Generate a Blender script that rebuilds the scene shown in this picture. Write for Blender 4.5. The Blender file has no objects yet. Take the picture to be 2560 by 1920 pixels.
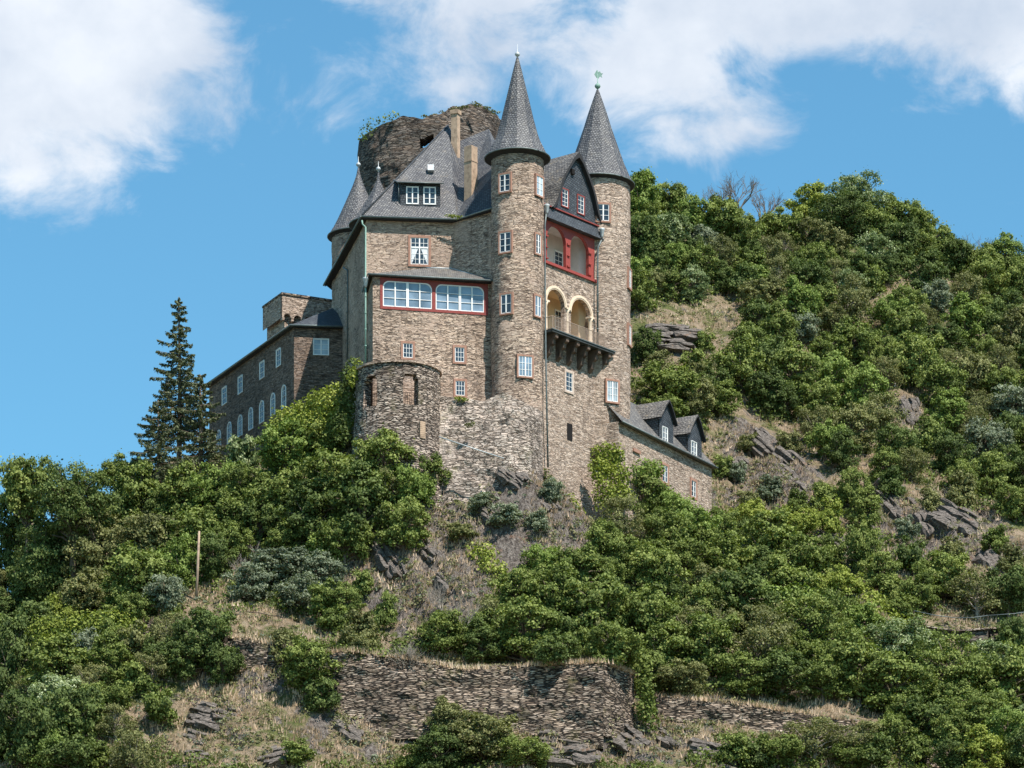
import bpy, math, random
import numpy as np
from mathutils import Vector, Matrix
from mathutils.geometry import tessellate_polygon
R = math.radians
random.seed(7); rng = np.random.default_rng(11)
SC = bpy.context.scene
COL = SC.collection

# ------------------------------------------------------------------ camera
# level camera on the river bank with a rising-front lens: verticals stay parallel
F, YH, CX = 9800.0, 3740.0, 1280.0
cam = bpy.data.cameras.new('camera'); camo = bpy.data.objects.new('camera', cam); COL.objects.link(camo)
camo.location = (0, 0, 0); camo.rotation_euler = (R(90), 0, 0)
cam.sensor_fit = 'HORIZONTAL'; cam.sensor_width = 36.0; cam.lens = 36.0 * F / 2560.0
cam.shift_y = (YH - 960.0) / 2560.0
cam.clip_start = 1.0; cam.clip_end = 5000
SC.camera = camo
SC.view_settings.view_transform = 'Standard'; SC.view_settings.look = 'None'
SC.view_settings.exposure = 0.80; SC.view_settings.gamma = 1.0
SC.render.engine = 'CYCLES'

# ------------------------------------------------------------------ sun and sky
SUN_H = Vector((0.62, -0.785, 0)).normalized(); SUN_E = R(57)
sd = Vector((SUN_H.x * math.cos(SUN_E), SUN_H.y * math.cos(SUN_E), math.sin(SUN_E)))
sun = bpy.data.lights.new('sun', 'SUN'); sun.energy = 4.6; sun.angle = R(0.5); sun.color = (1.0, 0.93, 0.85)
suno = bpy.data.objects.new('sun', sun); COL.objects.link(suno)
suno.rotation_euler = sd.to_track_quat('Z', 'Y').to_euler(); suno.location = (60, -60, 200)

world = bpy.data.worlds.new('World'); SC.world = world; world.use_nodes = True
wn, wl = world.node_tree.nodes, world.node_tree.links
wn.clear()
def N(nodes, t, **kw):
    n = nodes.new(t)
    for k, v in kw.items(): setattr(n, k, v)
    return n
sky = N(wn, 'ShaderNodeTexSky'); sky.sky_type = 'NISHITA'; sky.sun_disc = False
sky.sun_elevation = SUN_E; sky.sun_rotation = math.atan2(SUN_H.x, SUN_H.y)
sky.air_density = 1.0; sky.dust_density = 0.35; sky.ozone_density = 2.5
tc = N(wn, 'ShaderNodeTexCoord')
nrm = N(wn, 'ShaderNodeVectorMath', operation='NORMALIZE'); wl.new(tc.outputs['Generated'], nrm.inputs[0])
def wmath(op, a, b=None, clamp=False):
    n = N(wn, 'ShaderNodeMath', operation=op); n.use_clamp = clamp
    for i, v in enumerate((a, b)):
        if v is None: continue
        if isinstance(v, (int, float)): n.inputs[i].default_value = v
        else: wl.new(v, n.inputs[i])
    return n.outputs[0]
def wnoise(scale, detail, rough, dist=0.0, mp=(1, 1, 1), off=(0, 0, 0)):
    m = N(wn, 'ShaderNodeMapping'); m.inputs['Scale'].default_value = mp; m.inputs['Location'].default_value = off
    wl.new(nrm.outputs[0], m.inputs[0])
    n = N(wn, 'ShaderNodeTexNoise'); n.inputs['Scale'].default_value = scale; n.inputs['Detail'].default_value = detail
    n.inputs['Roughness'].default_value = rough; n.inputs['Distortion'].default_value = dist
    wl.new(m.outputs[0], n.inputs['Vector']); return n
# cloud banks: (direction az as x/y, elevation as z/y, radii, weight)
def cdir(px, py): return Vector(((px - CX) / F, 1, (YH - py) / F)).normalized()
warp = wnoise(26, 4, 0.55)
wsub = N(wn, 'ShaderNodeVectorMath', operation='SUBTRACT'); wl.new(warp.outputs['Color'], wsub.inputs[0]); wsub.inputs[1].default_value = (.5, .5, .5)
wsc = N(wn, 'ShaderNodeVectorMath', operation='SCALE'); wl.new(wsub.outputs[0], wsc.inputs[0]); wsc.inputs['Scale'].default_value = 0.020
wpos = N(wn, 'ShaderNodeVectorMath', operation='ADD'); wl.new(nrm.outputs[0], wpos.inputs[0]); wl.new(wsc.outputs[0], wpos.inputs[1])
banks = [(60, 40, 430, 330, 1.15), (330, 60, 260, 150, 1.0), (420, 130, 140, 90, .7), (60, 320, 170, 120, .5),
         (820, -90, 300, 110, .6), (1250, -90, 480, 210, .75), (1150, 210, 250, 110, .36), (1650, 120, 300, 230, .85),
         (1680, 330, 150, 95, .55), (2050, -40, 420, 170, 1.1), (1840, 330, 100, 60, .35), (2480, -20, 260, 150, .9), (2600, 170, 110, 75, .6),
         (640, 200, 130, 90, .22), (810, 270, 120, 90, .2), (-300, 60, 380, 300, 1.1), (2400, -500, 900, 420, 1.0), (800, -700, 900, 420, 1.0), (3300, 500, 500, 260, .9)]
acc = None
for (bx, by, rx, ry, w) in banks:
    c = cdir(bx, by)
    s = N(wn, 'ShaderNodeVectorMath', operation='SUBTRACT'); wl.new(wpos.outputs[0], s.inputs[0]); s.inputs[1].default_value = c
    m = N(wn, 'ShaderNodeVectorMath', operation='MULTIPLY'); wl.new(s.outputs[0], m.inputs[0]); m.inputs[1].default_value = (F / rx, F / (rx + ry) * 1.2, F / ry)
    l = N(wn, 'ShaderNodeVectorMath', operation='LENGTH'); wl.new(m.outputs[0], l.inputs[0])
    v = wmath('MULTIPLY', wmath('SUBTRACT', 1.45, l.outputs['Value'], clamp=False), w)
    acc = v if acc is None else wmath('MAXIMUM', acc, v)
n1 = wnoise(34, 9, 0.62, 0.4, (1, 1, 1.5)); n2 = wnoise(9, 3, 0.5, 0, (1, 1, 1.3), (3, 1, 2))
dens = wmath('ADD', acc, wmath('MULTIPLY', wmath('SUBTRACT', n1.outputs['Fac'], 0.5), 1.9))
dens = wmath('ADD', dens, wmath('MULTIPLY', wmath('SUBTRACT', n2.outputs['Fac'], 0.5), 0.4))
mr = N(wn, 'ShaderNodeMapRange', interpolation_type='SMOOTHSTEP'); wl.new(dens, mr.inputs['Value'])
mr.inputs['From Min'].default_value = 0.14; mr.inputs['From Max'].default_value = 0.80; mr.inputs['To Max'].default_value = 0.95
n3 = wnoise(20, 6, 0.55, 0.0, (1, 1, 1.2), (7, 3, 1))
cr = N(wn, 'ShaderNodeValToRGB'); wl.new(n3.outputs['Fac'], cr.inputs[0])
cr.color_ramp.elements[0].position = 0.32; cr.color_ramp.elements[0].color = (0.46, 0.54, 0.66, 1)
cr.color_ramp.elements[1].position = 0.62; cr.color_ramp.elements[1].color = (0.76, 0.80, 0.86, 1)
hs = N(wn, 'ShaderNodeMixRGB', blend_type='MULTIPLY'); hs.inputs[0].default_value = 1.0
wl.new(sky.outputs[0], hs.inputs[1]); hs.inputs[2].default_value = (.62, 1.06, 1.08, 1)
cs = N(wn, 'ShaderNodeMixRGB', blend_type='MULTIPLY'); cs.inputs[0].default_value = 1.0
wl.new(cr.outputs[0], cs.inputs[1]); cs.inputs[2].default_value = (7.6, 7.6, 7.6, 1)
mx = N(wn, 'ShaderNodeMixRGB'); wl.new(mr.outputs[0], mx.inputs[0]); wl.new(hs.outputs[0], mx.inputs[1]); wl.new(cs.outputs[0], mx.inputs[2])
bg = N(wn, 'ShaderNodeBackground'); bg.inputs['Strength'].default_value = 0.092; wl.new(mx.outputs[0], bg.inputs['Color'])
wo = N(wn, 'ShaderNodeOutputWorld'); wl.new(bg.outputs[0], wo.inputs['Surface'])

# ------------------------------------------------------------------ geometry helpers
def P(px, py, Y): return Vector(((px - CX) / F * Y, Y, (YH - py) / F * Y))
def XY(px, Y): return Vector(((px - CX) / F * Y, Y, 0))
def Zof(py, Y): return (YH - py) / F * Y

class MB:
    def __init__(s): s.v = []; s.f = []; s.sm = []
    def add(s, vs, fs, smooth=False):
        o = len(s.v); s.v += [Vector(v) for v in vs]; s.f += [tuple(i + o for i in f) for f in fs]; s.sm += [smooth] * len(fs)
    def quad(s, a, b, c, d): s.add([a, b, c, d], [(0, 1, 2, 3)])
    def poly(s, pts): s.add(pts, [tuple(range(len(pts)))])
    def box(s, c, U, V, W, du, dv, dw):
        c = Vector(c); U = Vector(U) * du / 2; V = Vector(V) * dv / 2; W = Vector(W) * dw / 2
        vs = [c + a * U + b * V + e * W for a in (-1, 1) for b in (-1, 1) for e in (-1, 1)]
        s.add(vs, [(0, 1, 3, 2), (4, 6, 7, 5), (0, 4, 5, 1), (2, 3, 7, 6), (0, 2, 6, 4), (1, 5, 7, 3)])
    def tube(s, pts, rad, n=8, cap=True, smooth=True):
        pts = [Vector(p) for p in pts]
        if isinstance(rad, (int, float)): rad = [rad] * len(pts)
        vs = []; fs = []
        prev = Vector((0.3, 0.2, 1)).normalized()
        for i, p in enumerate(pts):
            d = (pts[min(i + 1, len(pts) - 1)] - pts[max(i - 1, 0)]).normalized()
            a = d.cross(Vector((1, 0, 0)) if abs(d.x) < .8 else Vector((0, 1, 0))).normalized(); b = d.cross(a)
            for k in range(n):
                t = 2 * math.pi * k / n; vs.append(p + (a * math.cos(t) + b * math.sin(t)) * rad[i])
        for i in range(len(pts) - 1):
            for k in range(n):
                fs.append((i * n + k, i * n + (k + 1) % n, (i + 1) * n + (k + 1) % n, (i + 1) * n + k))
        if cap: fs.append(tuple(range(n))[::-1]); fs.append(tuple((len(pts) - 1) * n + k for k in range(n)))
        s.add(vs, fs, smooth)
    def lathe(s, c, prof, n=32, smooth=True, rot=0.0, cap=True):
        c = Vector((c[0], c[1], 0)); vs = []; fs = []
        for (r, z) in prof:
            for k in range(n):
                t = 2 * math.pi * k / n + rot; vs.append(c + Vector((r * math.cos(t), r * math.sin(t), z)))
        for i in range(len(prof) - 1):
            for k in range(n):
                fs.append((i * n + k, i * n + (k + 1) % n, (i + 1) * n + (k + 1) % n, (i + 1) * n + k))
        if cap: fs.append(tuple(range(n))[::-1]); fs.append(tuple((len(prof) - 1) * n + k for k in range(n)))
        s.add(vs, fs, smooth)
    def prism(s, poly, z0, z1):
        n = len(poly); vs = [Vector((p[0], p[1], z0)) for p in poly] + [Vector((p[0], p[1], z1)) for p in poly]
        fs = [(i, (i + 1) % n, n + (i + 1) % n, n + i) for i in range(n)] + [tuple(range(n))[::-1], tuple(range(n, 2 * n))]
        s.add(vs, fs)
    def extrude_poly(s, pts, d):
        pts = [Vector(p) for p in pts]; n = len(pts); d = Vector(d)
        s.add(pts + [p + d for p in pts], [(i, (i + 1) % n, n + (i + 1) % n, n + i) for i in range(n)] + [tuple(range(n))[::-1], tuple(range(n, 2 * n))])
    def panel(s, O, U, Nn, outer, holes, depth, rim_outer=True, back=True):
        O = Vector(O); U = Vector(U); Nn = Vector(Nn); Zv = Vector((0, 0, 1))
        rings = [[Vector((p[0], p[1], 0)) for p in r] for r in [outer] + holes]
        flat = [p for r in rings for p in r]
        tris = tessellate_polygon(rings)
        fr = [O + U * p.x + Zv * p.y for p in flat]
        s.add(fr, [tuple(t) for t in tris])
        if back: s.add([p - Nn * depth for p in fr], [tuple(t) for t in tris])
        st = 0
        for ri, r in enumerate(rings):
            n = len(r)
            if ri or rim_outer:
                vs = fr[st:st + n] + [p - Nn * depth for p in fr[st:st + n]]
                s.add(vs, [(i, (i + 1) % n, n + (i + 1) % n, n + i) for i in range(n)])
            st += n
    def build(s, name, mat, parent=None, uv=True, recalc=True):
        me = bpy.data.meshes.new(name)
        root = parent
        while root is not None and root.parent is not None: root = root.parent
        off = root.location if root is not None else Vector((0, 0, 0))
        me.from_pydata([tuple(v - off) for v in s.v], [], s.f)
        me.polygons.foreach_set('use_smooth', s.sm)
        if recalc:
            import bmesh
            bm = bmesh.new(); bm.from_mesh(me); bmesh.ops.recalc_face_normals(bm, faces=bm.faces); bm.to_mesh(me); bm.free()
        if uv and len(s.f) < 20000:
            ul = me.uv_layers.new(name='UVMap')
            for p in me.polygons:
                n = p.normal
                t = Vector((-n.y, n.x, 0))
                t = t.normalized() if t.length > 1e-3 else Vector((1, 0, 0))
                b = n.cross(t)
                for li in p.loop_indices:
                    co = me.vertices[me.loops[li].vertex_index].co
                    ul.data[li].uv = (co.dot(t), co.dot(b))
        o = bpy.data.objects.new(name, me); COL.objects.link(o)
        if mat: me.materials.append(mat)
        if parent is not None: o.parent = parent
        return o
def thing(name, label, cat, loc, group=None):
    o = bpy.data.objects.new(name, None); COL.objects.link(o); o.location = loc; o.empty_display_size = 1
    o['label'] = label; o['category'] = cat
    if group: o['group'] = group
    return o
def tag(o, label, cat, group=None):
    o['label'] = label; o['category'] = cat
    if group: o['group'] = group
    return o

# numpy value noise -----------------------------------------------------
_perm = rng.random((256, 256, 16))
def vnoise2(x, y, seed=0):
    g = _perm[:, :, seed % 16]
    xi = np.floor(x).astype(int); yi = np.floor(y).astype(int); fx = x - xi; fy = y - yi
    fx = fx * fx * (3 - 2 * fx); fy = fy * fy * (3 - 2 * fy)
    a = g[xi & 255, yi & 255]; b = g[(xi + 1) & 255, yi & 255]; c = g[xi & 255, (yi + 1) & 255]; d = g[(xi + 1) & 255, (yi + 1) & 255]
    return (a * (1 - fx) + b * fx) * (1 - fy) + (c * (1 - fx) + d * fx) * fy - .5
def fbm(x, y, oct=4, seed=0, gain=.5):
    s = 0; a = 1
    for i in range(oct): s = s + a * vnoise2(x * 2 ** i + 17.3 * i, y * 2 ** i - 9.1 * i, seed + i); a *= gain
    return s
# ------------------------------------------------------------------ materials
def newmat(name):
    m = bpy.data.materials.new(name); m.use_nodes = True
    nt = m.node_tree; nt.nodes.clear()
    out = nt.nodes.new('ShaderNodeOutputMaterial'); b = nt.nodes.new('ShaderNodeBsdfPrincipled'); nt.links.new(b.outputs[0], out.inputs[0])
    b.inputs['Specular IOR Level'].default_value = 0.25
    return m, nt, b
class G:
    def __init__(s, nt): s.nt = nt; s.n = nt.nodes; s.l = nt.links
    def put(s, inp, v):
        if isinstance(v, bpy.types.NodeSocket): s.l.new(v, inp)
        else: inp.default_value = v if not isinstance(v, tuple) or len(v) != 3 or inp.type != 'RGBA' else (*v, 1)
    def coord(s, which='Object'): return s.n.new('ShaderNodeTexCoord').outputs[which]
    def map(s, v, scale=(1, 1, 1), rot=(0, 0, 0), loc=(0, 0, 0)):
        m = s.n.new('ShaderNodeMapping'); s.l.new(v, m.inputs[0]); m.inputs['Scale'].default_value = scale
        m.inputs['Rotation'].default_value = rot; m.inputs['Location'].default_value = loc; return m.outputs[0]
    def noise(s, v, scale, detail=4, rough=.55, dist=0, out='Fac'):
        n = s.n.new('ShaderNodeTexNoise'); s.l.new(v, n.inputs['Vector']); n.inputs['Scale'].default_value = scale
        n.inputs['Detail'].default_value = detail; n.inputs['Roughness'].default_value = rough; n.inputs['Distortion'].default_value = dist
        return n.outputs[out]
    def vor(s, v, scale, feat='F1', rand=1.0):
        n = s.n.new('ShaderNodeTexVoronoi'); n.feature = feat; s.l.new(v, n.inputs['Vector']); n.inputs['Scale'].default_value = scale
        n.inputs['Randomness'].default_value = rand; return n
    def math(s, op, a, b=0.0, clamp=False):
        n = s.n.new('ShaderNodeMath'); n.operation = op; n.use_clamp = clamp; s.put(n.inputs[0], a); s.put(n.inputs[1], b); return n.outputs[0]
    def vmath(s, op, a, b=None, scale=None):
        n = s.n.new('ShaderNodeVectorMath'); n.operation = op; s.put(n.inputs[0], a)
        if b is not None: s.put(n.inputs[1], b)
        if scale is not None: n.inputs['Scale'].default_value = scale
        return n.outputs[0]
    def mix(s, f, a, b, t='MIX'):
        n = s.n.new('ShaderNodeMixRGB'); n.blend_type = t; s.put(n.inputs[0], f); s.put(n.inputs[1], a); s.put(n.inputs[2], b); return n.outputs[0]
    def ramp(s, f, stops, interp='LINEAR'):
        n = s.n.new('ShaderNodeValToRGB'); n.color_ramp.interpolation = interp; s.l.new(f, n.inputs[0]); e = n.color_ramp.elements
        e[0].position = stops[0][0]; e[-1].position = stops[-1][0]
        for p, c in stops[1:-1]: e.new(p)
        for el, (p, c) in zip(sorted(e, key=lambda q: q.position), stops): el.color = (*c, 1) if len(c) == 3 else c
        return n.outputs[0]
    def rng(s, f, a, b, c=0.0, d=1.0, smooth=True):
        n = s.n.new('ShaderNodeMapRange'); n.interpolation_type = 'SMOOTHSTEP' if smooth else 'LINEAR'; s.put(n.inputs[0], f)
        for i, v in enumerate((a, b, c, d)): n.inputs[i + 1].default_value = v
        return n.outputs[0]
    def bump(s, h, strength=.5, dist=.05):
        n = s.n.new('ShaderNodeBump'); s.l.new(h, n.inputs['Height']); n.inputs['Strength'].default_value = strength; n.inputs['Distance'].default_value = dist
        return n.outputs[0]
    def sep(s, c):
        n = s.n.new('ShaderNodeSeparateColor'); s.l.new(c, n.inputs[0]); return n.outputs

def stone(name, dark, mid, light, gap, gapw=.10, plaster=None, pl_amt=0.0, size=(1.9, 1.9, 8.5), bump=.9, moss=None, tilt=0.0, weather=.35, streak=.95, net=.6):
    m, nt, b = newmat(name); g = G(nt); co = g.coord()
    w = g.noise(co, 0.8, 3, .6, out='Color')
    w = g.vmath('SCALE', g.vmath('SUBTRACT', w, (.5, .5, .5)), scale=.7)
    cw = g.vmath('ADD', co, g.vmath('MULTIPLY', w, (1, 1, .35)))
    p = g.map(cw, size, (0, tilt, 0))
    f1 = g.vor(p, 1.0); ed = g.vor(p, 1.0, 'DISTANCE_TO_EDGE')
    rc = g.sep(f1.outputs['Color'])
    col = g.ramp(rc[0], [(0.0, dark), (.22, mid), (.7, light), (1.0, tuple(min(1, c * 1.2) for c in light))])
    col = g.mix(.25, col, g.ramp(rc[1], [(0, (.30, .20, .13)), (.5, mid), (1, (.27, .26, .25))]))
    fine = g.noise(g.map(co, (4, 4, 22)), 2.0, 4, .7)
    col = g.mix(.8, col, g.ramp(fine, [(.28, (.32, .30, .29)), (.48, (.92, .92, .92)), (.72, (1.5, 1.46, 1.4))]), 'MULTIPLY')
    gapmask = g.math('MULTIPLY', g.rng(ed.outputs['Distance'], gapw * .2, gapw, 1, 0), net)
    # long dark streaks between the courses, their gap shadow put into the colour
    sn = g.noise(g.map(cw, (size[0] * .85, size[1] * .85, size[2] * .80), (0, tilt, 0)), 1.0, 3, .62)
    patch = g.rng(g.noise(co, .45, 3, .6), .3, .62, .45, 1.0)
    st = g.math('MULTIPLY', g.rng(sn, .565, .61), g.math('MULTIPLY', patch, streak))
    gp = g.math('MAXIMUM', gapmask, st)
    if plaster is not None:
        pn = g.noise(co, .55, 4, .6)
        pm = g.rng(pn, .62 - pl_amt, .72 - pl_amt * .8)
        gp = g.math('MULTIPLY', gp, g.math('SUBTRACT', 1.0, g.math('MULTIPLY', pm, .55)))
        pcol = g.mix(.5, plaster, g.ramp(g.noise(co, 2.5, 5, .65), [(.3, tuple(c * .75 for c in plaster)), (.7, tuple(c * 1.15 for c in plaster))]))
        col = g.mix(g.math('MULTIPLY', pm, .7), col, pcol)
    col = g.mix(gp, col, gap)
    big = g.noise(co, .22, 4, .6)
    col = g.mix(weather, col, g.mix(1.0, col, g.ramp(big, [(.33, (.42, .40, .40)), (.5, (.95, .94, .93)), (.66, (1.22, 1.19, 1.16))]), 'MULTIPLY'))
    run = g.rng(g.noise(g.map(co, (1.6, 1.6, .10)), 1.0, 4, .6), .54, .68)
    col = g.mix(g.math('MULTIPLY', run, .42), col, g.mix(1.0, col, (.48, .46, .45, 1), 'MULTIPLY'))
    col = g.mix(1.0, col, (1.12, 1.085, 1.08, 1), 'MULTIPLY')
    if moss: col = g.mix(g.math('MULTIPLY', g.rng(g.noise(co, .5, 5, .7), .55, .68), .5), col, moss)
    nt.links.new(col, b.inputs['Base Color']); b.inputs['Roughness'].default_value = .93
    h = g.math('ADD', g.math('MULTIPLY', g.math('SUBTRACT', 1.0, gp), .9), g.math('ADD', g.math('MULTIPLY', rc[2], .45), g.math('MULTIPLY', fine, .4)))
    nt.links.new(g.bump(h, bump, .16), b.inputs['Normal'])
    return m
M = {}
M['stone'] = stone('slate_rubble_wall', (.22, .165, .13), (.44, .345, .27), (.60, .485, .385), (.06, .044, .034), .11, (.48, .37, .295), .08, weather=.5)
M['stone_plaster'] = stone('plastered_rubble_wall', (.26, .20, .155), (.45, .35, .275), (.58, .465, .37), (.085, .062, .048), .09, (.48, .37, .295), .13, bump=.85, weather=.45)
M['stone_dark'] = stone('dark_weathered_wall', (.045, .041, .038), (.115, .10, .086), (.22, .19, .16), (.018, .015, .013), .12, None, 0, size=(1.3, 1.3, 7.0), bump=1.0, weather=.65, streak=1.0, net=.7)
M['stone_wing'] = stone('brown_rubble_wall', (.10, .075, .062), (.19, .145, .115), (.29, .225, .18), (.05, .038, .03), .10, (.22, .165, .13), .08)
M['stone_bastion'] = stone('grey_rubble_wall', (.10, .082, .068), (.34, .285, .235), (.60, .52, .44), (.025, .02, .017), .16, (.46, .39, .33), .0, size=(1.6, 1.6, 8.5), bump=1.0, moss=(.20, .18, .09), weather=.6, streak=1.0, net=.95)
M['stone_plinth'] = stone('patchy_plinth_wall', (.16, .14, .12), (.42, .365, .31), (.60, .53, .46), (.07, .058, .048), .12, (.53, .46, .40), .08, size=(1.7, 1.7, 7.0), bump=1.0, moss=(.22, .20, .10), weather=.65, streak=1.0, net=.85)
M['drystone'] = stone('dry_stone_wall', (.08, .062, .05), (.24, .195, .15), (.50, .42, .335), (.010, .008, .007), .20, None, 0, size=(1.35, 1.35, 8.0), bump=1.0, moss=(.16, .15, .06), weather=.5, net=.95, streak=.7)
M['stone_pale'] = stone('pale_rubble_wall', (.27, .215, .17), (.46, .37, .295), (.60, .50, .41), (.13, .10, .078), .10, (.50, .40, .32), .06, weather=.2)
def flat(name, col, rough=.8, var=.18, sc=3.0, metallic=0.0, bump=.25, spec=.25):
    m, nt, b = newmat(name); g = G(nt); co = g.coord()
    n = g.noise(co, sc, 6, .65)
    c = g.mix(1.0, col, g.ramp(n, [(.25, (1 - var * 1.6,) * 3), (.5, (1, 1, 1)), (.8, (1 + var,) * 3)]), 'MULTIPLY')
    nt.links.new(c, b.inputs['Base Color']); b.inputs['Roughness'].default_value = rough; b.inputs['Metallic'].default_value = metallic
    b.inputs['Specular IOR Level'].default_value = spec
    nt.links.new(g.bump(g.noise(co, sc * 6, 4, .6), bump, .02), b.inputs['Normal']); return m
M['sandstone'] = flat('red_sandstone', (.33, .185, .135), .9, .25, 4)
M['sandstone_pale'] = flat('pale_sandstone', (.50, .40, .33), .9, .2, 4)
M['cream_stone'] = flat('cream_arch_stone', (.66, .53, .40), .85, .12, 5)
M['cream_wall'] = flat('cream_plaster', (.66, .50, .32), .9, .08, 2)
M['white_plaster'] = flat('white_plaster', (.60, .56, .52), .9, .08, 2)
M['mauve_plaster'] = flat('mauve_render', (.30, .235, .21), .9, .1, 2)
M['redpaint'] = flat('red_painted_wood', (.29, .058, .048), .55, .2, 6)
M['redpaint_dark'] = flat('oxide_red_wood', (.24, .05, .042), .6, .25, 6)
M['white'] = flat('white_paint', (.78, .78, .76), .5, .06, 5, bump=.1)
M['zinc'] = flat('zinc_gutter', (.13, .155, .155), .5, .25, 5, .3)
M['verdigris'] = flat('verdigris_copper', (.20, .32, .27), .6, .25, 6)
M['lead'] = flat('grey_lead', (.42, .45, .46), .5, .15, 6, .2)
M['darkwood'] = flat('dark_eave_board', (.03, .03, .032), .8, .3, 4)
M['chimney'] = flat('lichen_chimney_render', (.40, .29, .205), .95, .35, 2.2)
M['iron'] = flat('rusty_railing', (.36, .27, .21), .7, .25, 6)
M['black'] = flat('dark_void', (.012, .011, .011), 1.0, .1, 3)
M['slab'] = flat('dark_slab', (.045, .05, .05), .7, .3, 3)
M['corbel'] = flat('weathered_corbel', (.12, .085, .065), .9, .5, 2)
M['pole'] = flat('weathered_pole', (.34, .25, .18), .9, .3, 3)
M['bark'] = flat('grey_bark', (.16, .125, .095), .9, .4, 4)
M['bark_pale'] = flat('pale_dead_twigs', (.30, .26, .22), .9, .35, 4)
M['rust'] = flat('dark_rusty_rail', (.06, .045, .035), .8, .3, 4)
M['curtain'] = flat('white_curtain', (.62, .64, .66), .9, .06, 3)
def glass(name, col, rough=.06, spec=.6):
    m, nt, b = newmat(name); g = G(nt); co = g.coord()
    n = g.noise(co, .7, 3, .5)
    nt.links.new(g.mix(1, col, g.ramp(n, [(.3, (.5,) * 3), (.7, (1.5,) * 3)]), 'MULTIPLY'), b.inputs['Base Color'])
    b.inputs['Roughness'].default_value = rough; b.inputs['Specular IOR Level'].default_value = spec
    return m
M['glass'] = glass('window_glass', (.03, .045, .06))
M['glass_bright'] = glass('painted_sky_glass', (.16, .22, .28), .12, .8)  # pale blue-grey base stands for reflected sky, painted into the colour
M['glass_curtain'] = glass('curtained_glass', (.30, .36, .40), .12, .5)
def slate(name, col, col2, moss=None, mossamt=.5, sz=.28):
    m, nt, b = newmat(name); g = G(nt); co = g.coord(); uv = g.coord('UV')
    br = nt.nodes.new('ShaderNodeTexBrick'); nt.links.new(g.map(uv, (1, 1, 1), (0, 0, R(9))), br.inputs['Vector'])
    br.inputs['Scale'].default_value = 1.0; br.inputs['Brick Width'].default_value = sz; br.inputs['Row Height'].default_value = sz * .72
    br.inputs['Mortar Size'].default_value = .034; br.inputs['Mortar Smooth'].default_value = .3
    br.inputs['Color1'].default_value = (*col, 1); br.inputs['Color2'].default_value = (*col2, 1); br.inputs['Mortar'].default_value = (.018, .02, .024, 1)  # two slate tones, mixed at random from slate to slate
    br.inputs['Bias'].default_value = 0.0
    c = g.mix(1, br.outputs['Color'], g.ramp(g.noise(co, 5, 6, .8), [(.3, (.4, .4, .43)), (.5, (1, 1, 1)), (.7, (1.9, 1.85, 1.8))]), 'MULTIPLY')
    c = g.mix(.5, c, g.mix(1, c, g.ramp(g.noise(g.map(co, (1, 1, .35)), .8, 4, .6), [(.3, (.55, .56, .6)), (.7, (1.3, 1.27, 1.22))]), 'MULTIPLY'))
    if moss: c = g.mix(g.math('MULTIPLY', g.rng(g.noise(co, 1.4, 6, .75), .56, .66), mossamt), c, moss)
    nt.links.new(c, b.inputs['Base Color']); b.inputs['Roughness'].default_value = .62; b.inputs['Specular IOR Level'].default_value = .35
    h = g.math('ADD', g.math('MULTIPLY', g.math('SUBTRACT', 1.0, br.outputs['Fac']), .6), g.math('MULTIPLY', g.noise(co, 9, 3, .6), .6))
    nt.links.new(g.bump(h, .8, .03), b.inputs['Normal']); return m
M['slate'] = slate('grey_slate', (.10, .103, .115), (.19, .19, .19), (.22, .19, .15), .35, .26)
M['slate_dark'] = slate('blue_slate_cladding', (.045, .055, .068), (.085, .10, .115))
M['slate_moss'] = slate('mossy_slate', (.12, .115, .11), (.21, .20, .185), (.25, .20, .13), .6, .34)

def leafmat(name, a, b_, c, trans=.2):
    m, nt, b = newmat(name); g = G(nt)
    at = nt.nodes.new('ShaderNodeAttribute'); at.attribute_name = 'tint'
    oi = nt.nodes.new('ShaderNodeObjectInfo')
    f = g.math('ADD', g.math('MULTIPLY', at.outputs['Fac'], .85), g.math('MULTIPLY', oi.outputs['Random'], .22), clamp=True)
    col = g.ramp(f, [(0, a), (.5, b_), (1, c)])
    nt.links.new(col, b.inputs['Base Color']); b.inputs['Roughness'].default_value = .65; b.inputs['Specular IOR Level'].default_value = .18
    tr = nt.nodes.new('ShaderNodeBsdfTranslucent'); nt.links.new(g.mix(1, col, (1.1, 1.25, .5, 1), 'MULTIPLY'), tr.inputs[0])
    ms = nt.nodes.new('ShaderNodeMixShader'); ms.inputs[0].default_value = trans
    nt.links.new(b.outputs[0], ms.inputs[1]); nt.links.new(tr.outputs[0], ms.inputs[2])
    out = [n for n in nt.nodes if n.type == 'OUTPUT_MATERIAL'][0]; nt.links.new(ms.outputs[0], out.inputs[0]); return m
LM = {
 'mid': leafmat('mid_green_leaves', (.050, .068, .018), (.132, .172, .042), (.27, .31, .088)),
 'dark': leafmat('dark_green_leaves', (.032, .048, .016), (.085, .120, .034), (.175, .22, .066)),
 'yellow': leafmat('yellow_green_leaves', (.10, .125, .022), (.21, .25, .045), (.34, .37, .09)),
 'olive': leafmat('olive_leaves', (.060, .066, .028), (.152, .160, .060), (.265, .265, .11)),
 'bright': leafmat('bright_green_leaves', (.06, .092, .020), (.155, .215, .048), (.28, .35, .10)),
 'pale': leafmat('pale_blossom_leaves', (.06, .09, .03), (.15, .20, .075), (.50, .54, .33)),
 'grey': leafmat('grey_green_leaves', (.075, .095, .06), (.16, .19, .125), (.27, .30, .20)),
 'spruce': leafmat('spruce_needles', (.04, .055, .030), (.11, .130, .068), (.22, .225, .11), .1),
 'grass': leafmat('dry_grass_blades', (.27, .19, .12), (.52, .38, .265), (.72, .56, .42), .2),
 'cover': leafmat('low_scrub_leaves', (.09, .10, .04), (.21, .21, .10), (.36, .33, .19), .2),
}
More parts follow.
